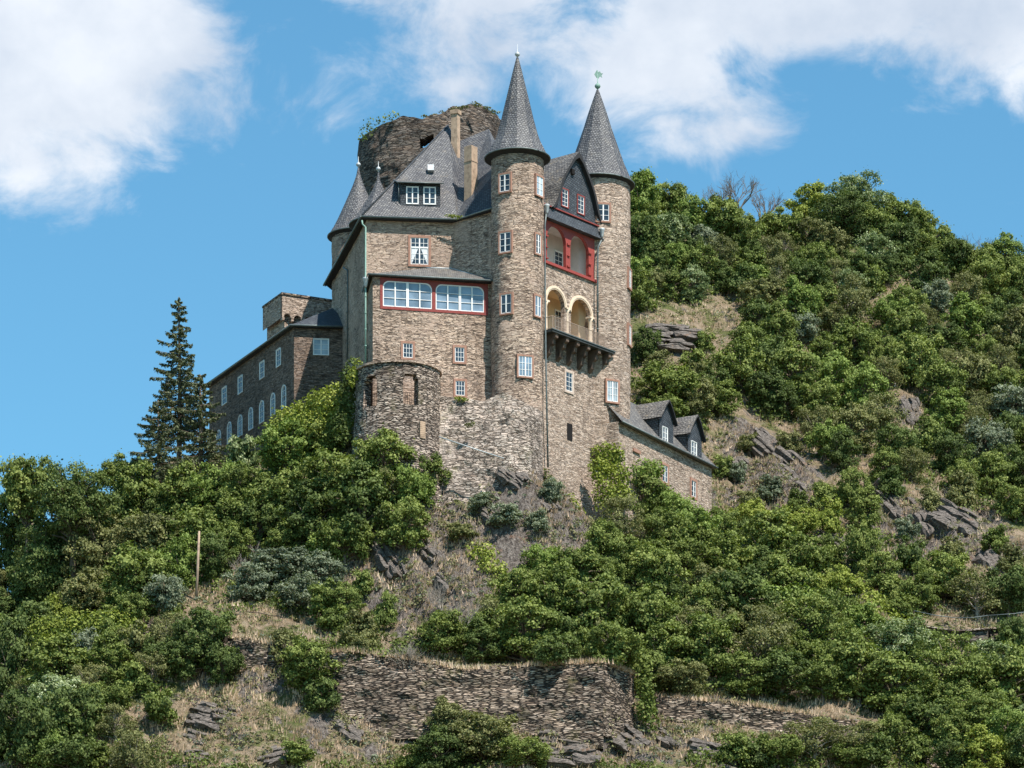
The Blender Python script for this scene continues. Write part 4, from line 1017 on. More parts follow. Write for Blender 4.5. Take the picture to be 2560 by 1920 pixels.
# ------------------------------------------------------------------ foliage meshes
def leaf_quads(cen, out, size, rs, aspect=1.5, droop=0.0, flat=0.0):
    """one small folded leaf cluster per centre, facing roughly outwards"""
    n = len(cen); d = rs.normal(size=(n, 3)); d /= np.linalg.norm(d, axis=1)[:, None]
    nn = out * (.75 + flat) + d * .9 + np.array([0, 0, .35]); nn /= np.linalg.norm(nn, axis=1)[:, None] + 1e-9
    a = np.cross(nn, rs.normal(size=(n, 3))); a /= np.linalg.norm(a, axis=1)[:, None] + 1e-9
    b = np.cross(nn, a); s = size * (.6 + .8 * rs.random((n, 1)))
    a = a * s * aspect * .5; b = b * s * .5
    v = np.stack([cen - a, cen - b * 1.0 + nn * s * .12, cen + a, cen + b * 1.0 + nn * s * .12], 1).reshape(-1, 3)
    f = np.arange(4 * n).reshape(n, 4)
    return v, f
def crown_arrays(n_leaf, n_blob, leaf, seed, blob_r=(.26, .42), squash=.85, core=.35, ragged=1.0):
    rs = np.random.default_rng(seed)
    bc = []
    while len(bc) < n_blob:
        p = rs.normal(size=3); p /= np.linalg.norm(p); r = rs.uniform(.30, .90) * ragged
        p = p * r * np.array([1, 1, squash]); 
        if p[2] < -.62: continue
        if all(np.linalg.norm(p - q) > .20 for q in bc) or rs.random() < .2: bc.append(p)
    bc = np.array(bc); br = rs.uniform(*blob_r, n_blob)
    w = br ** 2; k = rs.choice(n_blob, n_leaf, p=w / w.sum())
    d = rs.normal(size=(n_leaf, 3)); d /= np.linalg.norm(d, axis=1)[:, None]
    d[:, 2] = np.where(rs.random(n_leaf) < .7, np.abs(d[:, 2]) * .9 - .1, d[:, 2])
    rad = br[k] * (.55 + .5 * rs.random(n_leaf) ** .6 + .16 * rs.normal(size=n_leaf))
    cen = bc[k] + d * rad[:, None] * np.array([1, 1, .95])
    m = int(n_leaf * .06)   # stray sprigs on the outline
    s = rs.choice(n_leaf, m); cen[s] += d[s] * rs.uniform(.05, .22, (m, 1))
    out = d * .7 + cen / (np.linalg.norm(cen, axis=1)[:, None] + 1e-6) * .5
    v, f = leaf_quads(cen, out, leaf, rs)
    bt = rs.random(n_blob)
    t = np.clip(-.05 + .5 * bt[k] + .65 * rs.random(n_leaf) , 0, 1)
    return v, f, np.repeat(t, 4), bc
def branch_mesh(bc, seed, base=-1.7, r0=.075, dense=1.0, nside=5):
    rs = random.Random(seed); m = MB()
    top = Vector((rs.uniform(-.1, .1), rs.uniform(-.1, .1), .35)); pts = [Vector((0, 0, base)), Vector((rs.uniform(-.06, .06), rs.uniform(-.06, .06), base * .55)), Vector((rs.uniform(-.08, .08), rs.uniform(-.08, .08), -.25)), top]
    m.tube(pts, [r0 * 1.25, r0, r0 * .72, r0 * .3], 7)
    for p in bc:
        p = Vector(p) * .95; f = rs.uniform(.35, .9); st = pts[1].lerp(top, f) if f > .3 else pts[1]
        st = Vector((st.x, st.y, max(base * .6, min(p.z - .15, st.z)))); mid = st.lerp(p, .5) + Vector((rs.uniform(-.07, .07), rs.uniform(-.07, .07), rs.uniform(-.02, .1)))
        m.tube([st, mid, p], [r0 * .38, r0 * .24, r0 * .08], nside, cap=False)
    return m
CROWNS, TRUNKS = {}, {}
def trunk_mesh(name, m, mat):
    me = bpy.data.meshes.new(name); me.from_pydata([tuple(v) for v in m.v], [], m.f); me.polygons.foreach_set('use_smooth', [True] * len(m.f)); me.materials.append(mat); return me
for cls, nl, nb, lf in (('big', 19000, 95, .037), ('mid', 12500, 66, .050), ('small', 4600, 28, .084)):
    for i in range(4 if cls != 'small' else 3):
        sq = (1.05, .95, 1.15, .9)[i]
        v, f, t, bc = crown_arrays(nl, nb, lf, 100 * nb + i, squash=sq, blob_r=(.11, .24) if cls != 'small' else (.18, .36))
        CROWNS[cls, i] = np_mesh('crown', v, f, LM['mid'], attr=t)
        TRUNKS[cls, i] = trunk_mesh('trunk', branch_mesh(bc, i + nb), M['bark'])
for i in range(3):   # thin airy crowns
    v, f, t, bc = crown_arrays(6500, 42, .045, 900 + i, blob_r=(.14, .28), ragged=1.08); CROWNS['thin', i] = np_mesh('crown', v, f, LM['olive'], attr=t)
    TRUNKS['thin', i] = trunk_mesh('trunk', branch_mesh(bc, 50 + i, r0=.06), M['bark_pale'])
def twig_mesh(seed, n=34, spread=1.0):
    rs = random.Random(seed); m = MB()
    def grow(p, d, L, r, lev):
        q = p + d * L * .5 + Vector((rs.uniform(-.05, .05), rs.uniform(-.05, .05), 0)); e = p + d * L
        m.tube([p, q, e], [r, r * .75, r * .45], 4 if lev else 6, cap=False)
        if lev < 4:
            for _ in range(3 if lev < 3 else 2):
                nd = (d + Vector((rs.uniform(-.7, .7), rs.uniform(-.7, .7), rs.uniform(-.25, .5))) * spread).normalized(); grow(p.lerp(e, rs.uniform(.45, 1)), nd, L * rs.uniform(.55, .8), r * .55, lev + 1)
    for _ in range(4): grow(Vector((0, 0, -1.0)), Vector((rs.uniform(-.5, .5), rs.uniform(-.5, .5), 1)).normalized(), .75, .035, 0)
    return m
TWIGS = [trunk_mesh('branches', twig_mesh(i), M['bark_pale']) for i in range(3)]
TWIGS_D = [trunk_mesh('branches', twig_mesh(i + 5), M['bark']) for i in range(2)]
PLANTS = []   # (object, kind word, px, py in 2212 frame, size)
KW = {'mid': 'mid green leafy', 'dark': 'dark green dense', 'yellow': 'yellow green', 'olive': 'olive green thin leaved', 'bright': 'bright green', 'pale': 'pale blossoming', 'grey': 'grey green', 'bare': 'leafless grey branched'}
S22 = 2560 / 2212
def put(me, name, par, loc, scl, rotz, mat=None):
    o = bpy.data.objects.new(name, me); COL.objects.link(o); o.parent = par; o.location = loc; o.scale = scl; o.rotation_euler = (0, 0, rotz)
    if mat:
        o.material_slots[0].link = 'OBJECT'; o.material_slots[0].material = mat
    return o
def plant(cx, cy, rx, ry, kind='mid', depth=None, seed=None):
    ry = ry * 1.22 + 4
    """crown seen at (cx, cy) in the 2212 px frame with half-sizes rx, ry; stands where its foot meets the hillside"""
    rs = random.Random(int(cx * 31 + cy * 7) if seed is None else seed)
    px, py = cx * S22, cy * S22
    if depth is None:
        h, ok = hit(px, py + ry * S22 * .75)
        if not ok[0]: h, ok = hit(px, py + ry * S22 * 2.2)
        if not ok[0]: return None
        Y = float(h[0][1])
    else: Y = depth
    X = (px - CX) / F * Y; Z = Zof(py, Y); gz = float(ground(X, Y))
    r = rx * S22 / F * Y; rz = ry * S22 / F * Y
    Z = max(Z, gz + rz * .25)
    if not (cx < 340 and cy < 1130) and kind != 'bare': Z = min(Z, gz + rz * 1.25 + .4)
    small = r < 1.75
    t = bpy.data.objects.new('bush' if small else 'tree', None); COL.objects.link(t); t.location = (X, Y, gz); t.empty_display_size = .5
    a = rs.uniform(0, 6.28)
    if kind == 'bare':
        m = rs.choice(TWIGS_D if cy < 700 else TWIGS); put(m, 'branches', t, (0, 0, Z - gz), (r, r, rz * 1.1), a)
    else:
        cls = 'small' if r < 1.75 else ('mid' if r < 3.6 else 'big')
        if kind == 'olive' and not small: cls = 'thin' if rs.random() < .6 else cls
        i = rs.randrange(3 if cls in ('small', 'thin') else 4)
        put(CROWNS[cls, i], 'crown', t, (0, 0, Z - gz), (r, r, rz), a, LM[kind])
        if not small or kind == 'olive': put(TRUNKS[cls, i], 'trunk', t, (0, 0, Z - gz), (r, r, max(rz, (Z - gz + .4) / 1.7)), a)
    PLANTS.append((t, kind, cx, cy, r, 'bush' if small else 'tree')); return t
HAND = [ (2015,530,52,44,'mid'),(2065,565,48,40,'dark'),(2120,580,48,40,'mid'),(1950,525,50,42,'dark'),(1890,500,48,42,'mid'),(2200,590,40,40,'mid'),(1620,960,26,24,'olive'),(1590,1020,26,22,'grey'),(1700,960,30,26,'olive'),(1665,1060,34,24,'grey'),(1720,1090,30,24,'mid'),(1560,1010,24,24,'mid'),(1620,1085,32,24,'olive'),(1780,1075,34,28,'mid'),(1925,1050,34,30,'dark'),(2010,1085,30,24,'olive'),(2060,1200,36,28,'olive'),(2150,1170,34,26,'mid'),(2185,1215,34,28,'olive'),(1960,1150,28,24,'grey'),(1420,790,34,26,'olive'),(1520,740,26,20,'mid'),(1500,820,34,28,'olive'),(1800,700,40,30,'olive'), (522,985,36,42,'pale'), # crown x, y, rx, ry, kind (2212 px frame)
 (150,975,95,66,'bright'),(215,985,60,52,'mid'),(265,1035,60,50,'mid'),(90,1000,60,56,'mid'),(60,1060,70,75,'mid'),(160,1090,95,80,'dark'),(35,1190,75,100,'dark'),(290,1100,80,70,'mid'),(100,1230,90,85,'dark'),
 (215,1200,95,80,'olive'),(330,1180,85,70,'olive'),(400,1090,75,60,'mid'),(470,1060,70,60,'bright'),(420,1150,80,60,'mid'),(300,1270,90,70,'mid'),(190,1290,80,60,'olive'),(500,1130,60,50,'mid'),
 (385,1230,60,55,'bright'),(530,1060,65,55,'mid'),(620,985,75,62,'bright'),(700,960,60,45,'mid'),(560,1140,60,48,'dark'),(600,1080,70,60,'mid'),(730,1040,85,70,'mid'),(820,1010,80,62,'mid'),(885,1060,62,58,'bright'),
 (680,1120,80,62,'dark'),(780,1110,85,75,'dark'),(870,1140,62,52,'mid'),(650,1060,60,50,'mid'),
 (610,1230,75,45,'grey'),(540,1265,60,40,'grey'),(690,1250,60,45,'grey'),(650,1290,60,38,'grey'),(745,1310,45,40,'mid'),(780,1270,30,28,'mid'),(830,1330,28,40,'mid'),
 (70,1370,75,60,'dark'),(30,1450,60,90,'dark'),(130,1460,90,60,'mid'),(60,1580,80,90,'dark'),(160,1560,75,80,'dark'),(235,1440,60,50,'mid'),(150,1640,70,50,'dark'),
 (450,1385,78,62,'dark'),(400,1430,60,45,'dark'),(330,1450,52,40,'olive'),(480,1440,48,45,'dark'),(345,1535,42,42,'mid'),(300,1400,45,40,'olive'),
 (665,1450,72,55,'mid'),(690,1505,42,38,'dark'),(620,1400,40,35,'olive'),(780,1365,45,35,'olive'),(720,1340,40,30,'mid'),
 (960,1370,60,45,'mid'),(1040,1400,62,42,'dark'),(1130,1370,85,62,'mid'),(1110,1290,62,52,'mid'),(1200,1300,75,62,'mid'),(1180,1220,58,45,'bright'),(1250,1240,70,58,'mid'),(1280,1330,90,72,'mid'),
 (1200,1410,62,42,'dark'),(1330,1400,75,52,'mid'),(1390,1330,85,70,'mid'),(1430,1420,75,55,'mid'),(1350,1210,60,48,'mid'),(1420,1250,70,55,'mid'),(1340,1130,62,55,'olive'),(1390,1080,55,52,'mid'),
 (1450,1110,62,52,'bright'),(1500,1150,62,50,'bright'),(1560,1150,50,45,'mid'),(1420,1040,45,40,'bright'),(1480,1210,60,45,'mid'),(1620,1120,50,42,'yellow'),(1560,1220,75,52,'mid'),(1660,1190,85,62,'mid'),(1720,1140,52,42,'yellow'),
 (1740,1220,70,55,'mid'),(1590,1300,85,70,'dark'),(1510,1310,60,50,'mid'),(1700,1290,80,60,'mid'),(1530,1400,90,68,'mid'),(1640,1400,90,70,'olive'),(1760,1370,95,75,'mid'),(1850,1450,90,72,'mid'),(1940,1400,95,55,'pale'),
 (1690,1470,75,52,'dark'),(1930,1490,90,62,'mid'),(2050,1460,95,72,'mid'),(2130,1425,70,38,'pale'),(2180,1480,85,75,'mid'),(2110,1560,95,62,'mid'),(2010,1560,80,52,'dark'),(2190,1590,70,62,'bright'),(2200,1390,50,60,'dark'),
 (1780,1470,60,45,'mid'),(1600,1465,60,42,'mid'),(1470,1470,62,42,'olive'),(1860,1350,60,40,'bright'),
 (1050,1600,90,52,'olive'),(970,1570,52,45,'olive'),(1130,1625,62,38,'mid'),(1760,1600,75,48,'olive'),(1680,1625,60,38,'mid'),(1850,1600,70,42,'olive'),(1930,1590,50,38,'mid'),(1840,1640,60,30,'mid'),(640,1635,40,26,'mid'),(900,1640,40,24,'mid'),
 (2040,1250,70,52,'mid'),(2110,1290,70,52,'olive'),(1990,1290,50,42,'mid'),(2180,1280,60,55,'dark'),(1860,1190,45,60,'mid'),(1900,1240,50,40,'mid'),(1970,1210,40,38,'dark'),(1840,1060,42,48,'mid'),(1790,1130,35,42,'yellow'),(1870,1110,45,40,'mid'),
 (520,1225,42,36,'bare'),(990,1330,50,58,'bare'),(960,1290,42,40,'bare'),(560,1190,40,32,'bare'),(870,1430,60,45,'bare'),(1190,1060,30,24,'grey'),(1040,1090,34,22,'grey'),(1090,1120,40,22,'grey'),(1000,1150,34,20,'olive'),(1160,1130,30,20,'grey'),
 (1380,440,60,52,'bright'),(1450,440,50,42,'mid'),(1385,385,40,34,'bright'),(1500,470,48,42,'bright'),(1390,520,60,52,'dark'),(1590,412,62,42,'bare'),(1650,440,50,40,'bare'),(1545,425,40,36,'bare'),(1560,490,62,50,'mid'),(1750,455,58,40,'yellow'),(1850,440,75,50,'pale'),(1820,470,70,50,'dark'),
 (1940,490,60,48,'mid'),(1985,500,45,42,'mid'),(2100,545,62,40,'bare'),(2170,560,46,42,'bright'),(2060,560,50,42,'mid'),(1680,500,60,45,'mid'),(1760,520,60,45,'olive'),(2205,620,40,45,'mid'),(2140,610,55,45,'mid'),
 (1400,750,40,36,'dark'),(1440,840,70,52,'mid'),(1500,790,36,30,'mid'),(1540,830,45,35,'dark'),(1430,900,60,35,'mid'),(1560,870,45,32,'mid'),
]
for h_ in HAND: plant(*h_)
# wooded slope on the right: evenly spread crowns, clear of rock ribs and grass
OPEN = [(1480,712,125,52),(1440,775,60,40),(1650,1010,120,100),(1580,960,65,85),(1750,1090,95,65),(1960,1110,115,62),(2090,1180,155,72),(1870,1230,55,55),(1965,890,28,48),(2130,1335,140,50),(1560,690,30,50),(1880,700,35,18),(1850,1030,30,40),(1580,1060,50,60),(1740,790,40,16),
        (1120,1085,175,115),(1000,1180,150,110),(890,1270,150,115),(560,1545,215,115),(1050,1490,330,75),(1350,1580,220,75),(1640,1545,270,52),(440,1560,140,80),(600,1368,120,42),(640,1440,95,55),(740,1600,200,60),(1180,1200,50,30),(560,1210,60,30),(1000,1200,90,110),(1140,1120,120,80),(430,1300,38,60),(1230,1130,60,50)]
rs_ = random.Random(5); placed = [(a, b, c * .8) for a, b, c, d, e in HAND]
def is_open(x, y): return any(((x - a) / c) ** 2 + ((y - b) / d) ** 2 < 1 for a, b, c, d in OPEN)
sky_l = [(1365, 470), (1450, 480), (1600, 510), (1750, 530), (1850, 520), (1950, 560), (2050, 610), (2230, 650)]
cast_l = [(0, 1080), (280, 1080), (450, 1080), (760, 1030), (950, 1010), (1180, 1130), (1290, 1160), (1365, 1130), (1366, 480)]
tries = 0
while tries < 9000 and len(PLANTS) < 440:
    tries += 1
    x = rs_.uniform(-30, 2250); y = rs_.uniform(430, 1640)
    if x >= 1366:
        if y < np.interp(x, [a for a, b in sky_l], [b for a, b in sky_l]): continue
        if x < 1545 and y > np.interp(x, [1365, 1445, 1520, 1545], [800, 850, 880, 1010]) and y < np.interp(x, [1365, 1545], [1000, 1100]): continue
    elif y < np.interp(x, [a for a, b in cast_l], [b for a, b in cast_l]): continue
    r = rs_.uniform(38, 66) * (1.0 if y > 640 else .85)
    if any(is_open(x + a * r, y + b * r) for a, b in ((0, 0), (.6, 0), (-.6, 0), (0, .75), (0, -.75))): continue
    if any((x - a) ** 2 + ((y - b) * 1.15) ** 2 < (.47 * (r + c)) ** 2 for a, b, c in placed): continue
    k = rs_.choices(['mid', 'dark', 'olive', 'bright', 'grey', 'yellow', 'pale'], [40, 22, 22, 8, 3, 2, 4])[0]
    if plant(x, y, r, r * rs_.uniform(.72, .95), k): placed.append((x, y, r))
# ------------------------------------------------------------------ spruce beside the wing
def spruce(px, ptop, pbase, Y, rw, seed, label, pw=.72):
    rs = np.random.default_rng(seed); X = (px - CX) / F * Y; zt, zb = Zof(ptop, Y), Zof(pbase, Y); H = zt - zb; gz = float(ground(X, Y))
    t = thing('spruce_tree', label, 'tree', (X, Y, gz)); C = []; Dn = []; m = MB()
    m.tube([Vector((X, Y, gz - .5)), Vector((X + .1, Y, (gz + zt) / 2)), Vector((X, Y, zt))], [.30, .2, .03], 8)
    z = zt - .3
    while z > zb:
        f = (zt - z) / H; L = rw * (f ** pw) * rs.uniform(.8, 1.1) + .15; nb = int(5 + f * 3); a0 = rs.uniform(0, 6.28)
        for k in range(nb):
            a = a0 + k * 6.283 / nb + rs.uniform(-.3, .3); l = L * rs.uniform(.55, 1.18); d = np.array([math.cos(a), math.sin(a), 0]); zz = z + rs.uniform(-.25, .25)
            rise = rs.uniform(-.1, .25)
            sag = lambda s: l * (rise * s - .38 * s * (1 - .35 * s) * (.35 + f) + .12 * s ** 3)
            m.tube([Vector((X, Y, zz)), Vector((X + d[0] * l * .5, Y + d[1] * l * .5, zz + sag(.5))), Vector((X + d[0] * l, Y + d[1] * l, zz + sag(1)))], [.05, .03, .012], 4, cap=False)
            n = int(14 + l * 54); s = rs.uniform(.15, 1.04, n) ** .85; side = np.cross(d, [0, 0, 1]); w = rs.normal(size=n) * .13 * l * (1.1 - s) + rs.normal(size=n) * .05
            c = np.array([X, Y, zz]) + d * (l * s)[:, None] + side * w[:, None]; c[:, 2] += sag(s) - np.abs(rs.normal(size=n)) * .13 - np.abs(w) * .25
            C.append(c); Dn.append(np.tile(d * .4 + np.array([0, 0, .5]), (n, 1)))
        z -= rs.uniform(.46, .68) * (1.1 - .25 * f)
    C = np.concatenate(C); Dn = np.concatenate(Dn); v, f_ = leaf_quads(C, Dn, .12, rs, 2.2)
    v -= np.array([X, Y, gz]); o = bpy.data.objects.new('crown', np_mesh('crown', v, f_, LM['spruce'], attr=np.repeat(np.clip(.2 + .6 * rs.random(len(C)), 0, 1), 4))); COL.objects.link(o); o.parent = t
    m.build('trunk', M['bark'], t)
    return t
spruce(447, 742, 1090, 371, 3.5, 3, 'tall dark spruce with tiered branches rising beside the side wing')
spruce(395, 1000, 1200, 364, 3.2, 4, 'shorter wide dark spruce at the left foot of the tall spruce', .55)
spruce(500, 935, 1180, 368, 2.9, 6, 'drooping spruce at the right foot of the tall spruce, before the wing end', .6)
# ------------------------------------------------------------------ ivy and hedges
def ivy(label, blobs, kind='yellow', name='ivy', cat='ivy', leaf=.20, dens=150, flat=.55, group=None):
    """blobs: (px, py, depth, rx, rz) in source px and metres"""
    rs = np.random.default_rng(len(blobs) * 7 + int(blobs[0][0])); V = []; O = []; T = []
    c0 = P(*blobs[0][:3])
    for (px, py, Y, rx, rz) in blobs:
        c = np.array(P(px, py, Y)); n = int(dens * rx * rz) + 20; d = rs.normal(size=(n, 3)); d /= np.linalg.norm(d, axis=1)[:, None]; d[:, 1] = -np.abs(d[:, 1]); 
        rad = (.6 + .45 * rs.random(n) + .1 * rs.normal(size=n))[:, None]
        V.append(c + d * rad * np.array([rx, min(rx, rz) * flat, rz])); O.append(d); T.append(np.clip(rs.normal(.55, .2, n) + rs.uniform(-.15, .15), 0, 1))
    V = np.concatenate(V); O = np.concatenate(O); T = np.concatenate(T); v, f = leaf_quads(V, O, leaf, rs, 1.2); v -= np.array(c0)
    o = bpy.data.objects.new(name, np_mesh(name, v, f, LM[kind], attr=np.repeat(T, 4))); o.location = c0; COL.objects.link(o); return tag(o, label, cat, group)
rb = random.Random(9)
def chain(pts, n, rx, rz, jit=6):
    out = []
    for i in range(n):
        f = i / max(1, n - 1) * (len(pts) - 1); k = min(int(f), len(pts) - 2); t = f - k; a, b = pts[k], pts[k + 1]
        out.append((a[0] + (b[0] - a[0]) * t + rb.uniform(-jit, jit), a[1] + (b[1] - a[1]) * t + rb.uniform(-jit, jit), a[2] + (b[2] - a[2]) * t, rx * rb.uniform(.75, 1.3), rz * rb.uniform(.75, 1.3)))
    return out
ivy('dark green ivy climbing the left edge of the round bastion', chain([(880, 925, 345.5), (868, 1000, 345), (858, 1090, 344.6)], 15, .75, .95, 8) , 'dark', dens=190)
ivy('sunlit ivy tuft spilling over the rim of the round bastion', chain([(893, 918, 343.8), (880, 950, 343.6)], 4, .5, .5, 5), 'yellow')
ivy('rounded ivy hedge sloping down from the bastion in front of the side wing', chain([(850, 1010, 347.5), (800, 1020, 350), (740, 1055, 352), (700, 1080, 354)], 16, 1.5, 1.4, 12) + chain([(845, 1060, 347), (780, 1080, 349), (800, 1110, 348)], 9, 1.5, 1.5, 14), 'yellow', 'hedge', 'hedge', dens=140)
ivy('bright ivy covering the foot of the rear right tower', chain([(1500, 1125, 353.6), (1545, 1150, 353.6)], 7, .8, .8, 12) + chain([(1490, 1170, 351.6), (1560, 1190, 352.6)], 9, .95, .9, 14) + chain([(1500, 1240, 350.6), (1570, 1250, 351.6)], 9, 1.0, 1.0, 14), 'yellow', dens=150)
ivy('green creeper on the wall of the dormer house', chain([(1590, 1170, 355), (1630, 1165, 358), (1650, 1190, 359)], 8, .8, .7, 10) + chain([(1640, 1230, 357), (1700, 1260, 362)], 6, 1.0, .9, 10), 'bright')
ivy('small ivy clump low on the loggia facade, above its pale foot', chain([(1368, 1190, 345.6), (1378, 1230, 346)], 5, .4, .5, 5), 'olive')
ivy('round ivy bush against the white foot of the facade', chain([(1420, 1250, 348.6), (1440, 1275, 349.5)], 4, .6, .6, 5), 'yellow')
ivy('long yellow green ivy mat on the rocky spur below the palace', chain([(1180, 1360, 339), (1230, 1420, 336.5), (1270, 1480, 334.5)], 13, .95, .8, 14), 'yellow', dens=140)
ivy('small ivy mat left of the long one on the rocky spur', chain([(1330, 1350, 342), (1360, 1400, 340)], 5, .8, .6, 10), 'olive')
ivy('bright yellow green hedge on the left terrace', chain([(90, 1590, 332), (180, 1560, 332), (260, 1560, 332), (330, 1580, 332)], 16, 1.5, .9, 14) + chain([(120, 1625, 331), (250, 1640, 331), (330, 1640, 331)], 8, 1.6, 1.1, 12), 'yellow', 'hedge', 'hedge', dens=130)
ivy('ivy curtain hanging over the corner of the long terrace wall', chain([(1595, 1650, 321.5), (1612, 1700, 321.3), (1615, 1760, 321.2), (1625, 1800, 321.2)], 12, .75, .85, 8), 'mid', dens=160)
ivy('yellow green ivy crowning the tall ruined wall end on the right', chain([(2095, 1455, 347.5), (2150, 1480, 346), (2200, 1530, 344.5), (2260, 1570, 343)], 12, 1.1, .8, 10), 'yellow', dens=140)
ivy('trailing ivy over the terrace left of the ruined wall end', chain([(1970, 1500, 343), (2050, 1505, 344), (1900, 1480, 343)], 8, 1.5, .8, 14), 'bright')
ivy('dark ivy mass below the path ledge at the right edge', chain([(2520, 1590, 343), (2540, 1650, 342), (2555, 1700, 341)], 9, 1.4, 1.3, 10), 'dark')
ivy('small plants rooted in the gutter of the main roof', chain([(1122, 541, 349.6), (1150, 543, 349.6)], 5, .32, .16, 2), 'yellow', 'gutter_plants', 'plants', .10, 500)
ivy('scruffy bush growing on the left rim of the ruined keep', [(916, 330, 372, .75, .8), (930, 312, 372, .8, .7), (962, 300, 372, .8, .5), (985, 290, 372, .6, .45), (905, 345, 372, .4, .4)], 'mid', 'bush', 'bush', .16, 90, 1.0)
ivy('grass and weeds along the top rim of the ruined keep', chain([(1040, 300, 371.5), (1120, 276, 371.5), (1190, 260, 371.5), (1245, 285, 371.5)], 12, .45, .16, 4), 'olive', 'weeds', 'weeds', .14, 260)
ivy('small weeds on top of the plinth wall under the lowest window', chain([(1146, 993, 344.3), (1165, 1000, 344.2)], 4, .35, .22, 3), 'yellow', 'weeds', 'weeds', .12, 260)
ivy('tuft of weeds growing in the middle of the plinth wall', chain([(1165, 1065, 342.6), (1180, 1060, 342.6)], 3, .3, .25, 3), 'olive', 'weeds', 'weeds', .12, 260)
# ------------------------------------------------------------------ grass and low scrub (nobody could count it)
def screen_samples(n, seed, dens_fn=None, box=(-260, 2820, 470, 1990)):
    rs = np.random.default_rng(seed); px = rs.uniform(box[0], box[1], n); py = rs.uniform(box[2], box[3], n)
    h, ok = hit(px, py); h = h[ok]; return h, rs
h, rs = screen_samples(52000, 21)
h = h[fbm(h[:, 0] / 3.2, h[:, 1] / 3.2, 3, 2) > -.22]
# extra tufts along the tops of the terrace walls
ex = []
for key in TERR:
    pl_ = wall_line(key)
    for a, b in zip(pl_[:-1], pl_[1:]):
        k = int((b - a).length * 22)
        for _ in range(k):
            p = a.lerp(b, rs.random()); ex.append((p.x + rs.normal() * .1, p.y + rs.uniform(-.75, .5), p.z - .1 + rs.uniform(0, .05)))
hw_ = np.concatenate([h, np.array(ex)])
nb = 5; n = len(hw_); base = np.repeat(hw_, nb, 0) + np.concatenate([rs.normal(size=(n * nb, 2)) * .16, np.zeros((n * nb, 1))], 1)
L = rs.uniform(.22, .55, (n * nb, 1)); lean = np.concatenate([rs.normal(size=(n * nb, 2)) * .38 + np.array([.10, -.22]), np.ones((n * nb, 1))], 1); lean /= np.linalg.norm(lean, axis=1)[:, None]
sd_ = rs.normal(size=(n * nb, 3)); sd_[:, 2] = 0; sd_ /= np.linalg.norm(sd_, axis=1)[:, None]; wv = sd_ * rs.uniform(.035, .075, (n * nb, 1))
v = np.stack([base - wv - [0, 0, .08], base + wv - [0, 0, .08], base + lean * L], 1).reshape(-1, 3)
tt = np.clip(.5 + fbm(base[:, 0] / 2.5, base[:, 1] / 2.5, 3, 4) * .9 + rs.normal(size=n * nb) * .15, 0, 1)
o = bpy.data.objects.new('dry_grass', np_mesh('dry_grass', v, np.arange(len(v)).reshape(-1, 3), LM['grass'], attr=np.repeat(tt, 3))); COL.objects.link(o)
tag(o, 'dry straw coloured grass growing over the open slopes and wall tops', 'grass'); o['kind'] = 'stuff'
def cover(name, n, seed, kind, thr, label, rad=(.18, .6), leaf=.13, nl=20, noff=0, skip_open=False):
    h, rs = screen_samples(n, seed); h = h[fbm(h[:, 0] / 4.5 + noff, h[:, 1] / 4.5, 3, 7 + noff) > thr]
    if skip_open: h = h[[not is_open((CX + F * q[0] / q[1]) / S22, (YH - F * q[2] / q[1]) / S22) for q in h]]
    n = len(h)
    r = rs.uniform(*rad, n); d = rs.normal(size=(n, nl, 3)); d /= np.linalg.norm(d, axis=2)[..., None]; d[..., 2] = np.abs(d[..., 2]) * .9
    c = h[:, None] + d * (r[:, None, None] * (.6 + .5 * rs.random((n, nl, 1)))); t = np.repeat(rs.random(n), nl) * .5 + rs.random(n * nl) * .5
    v, f = leaf_quads(c.reshape(-1, 3), d.reshape(-1, 3), leaf, rs, 1.4)
    o = bpy.data.objects.new(name, np_mesh(name, v, f, LM[kind], attr=np.repeat(t, 4))); COL.objects.link(o); tag(o, label, 'ground cover'); o['kind'] = 'stuff'
cover('low_scrub', 19000, 31, 'cover', -.16, 'low yellowish scrub and weeds scattered over the rocky slopes')
cover('green_undergrowth', 21000, 32, 'mid', -.16, 'low green undergrowth between the trees and rocks', (.35, 1.1), .19, 26, 3, True)
cover('sparse_green_weeds', 6500, 36, 'olive', -.02, 'sparse green weeds on the open rocky slopes', (.2, .5), .15, 16, 6)
cover('silvery_scrub', 5500, 33, 'grey', .02, 'silvery grey green low shrubs on the rocky spur', (.2, .5), .14, 18, 5)
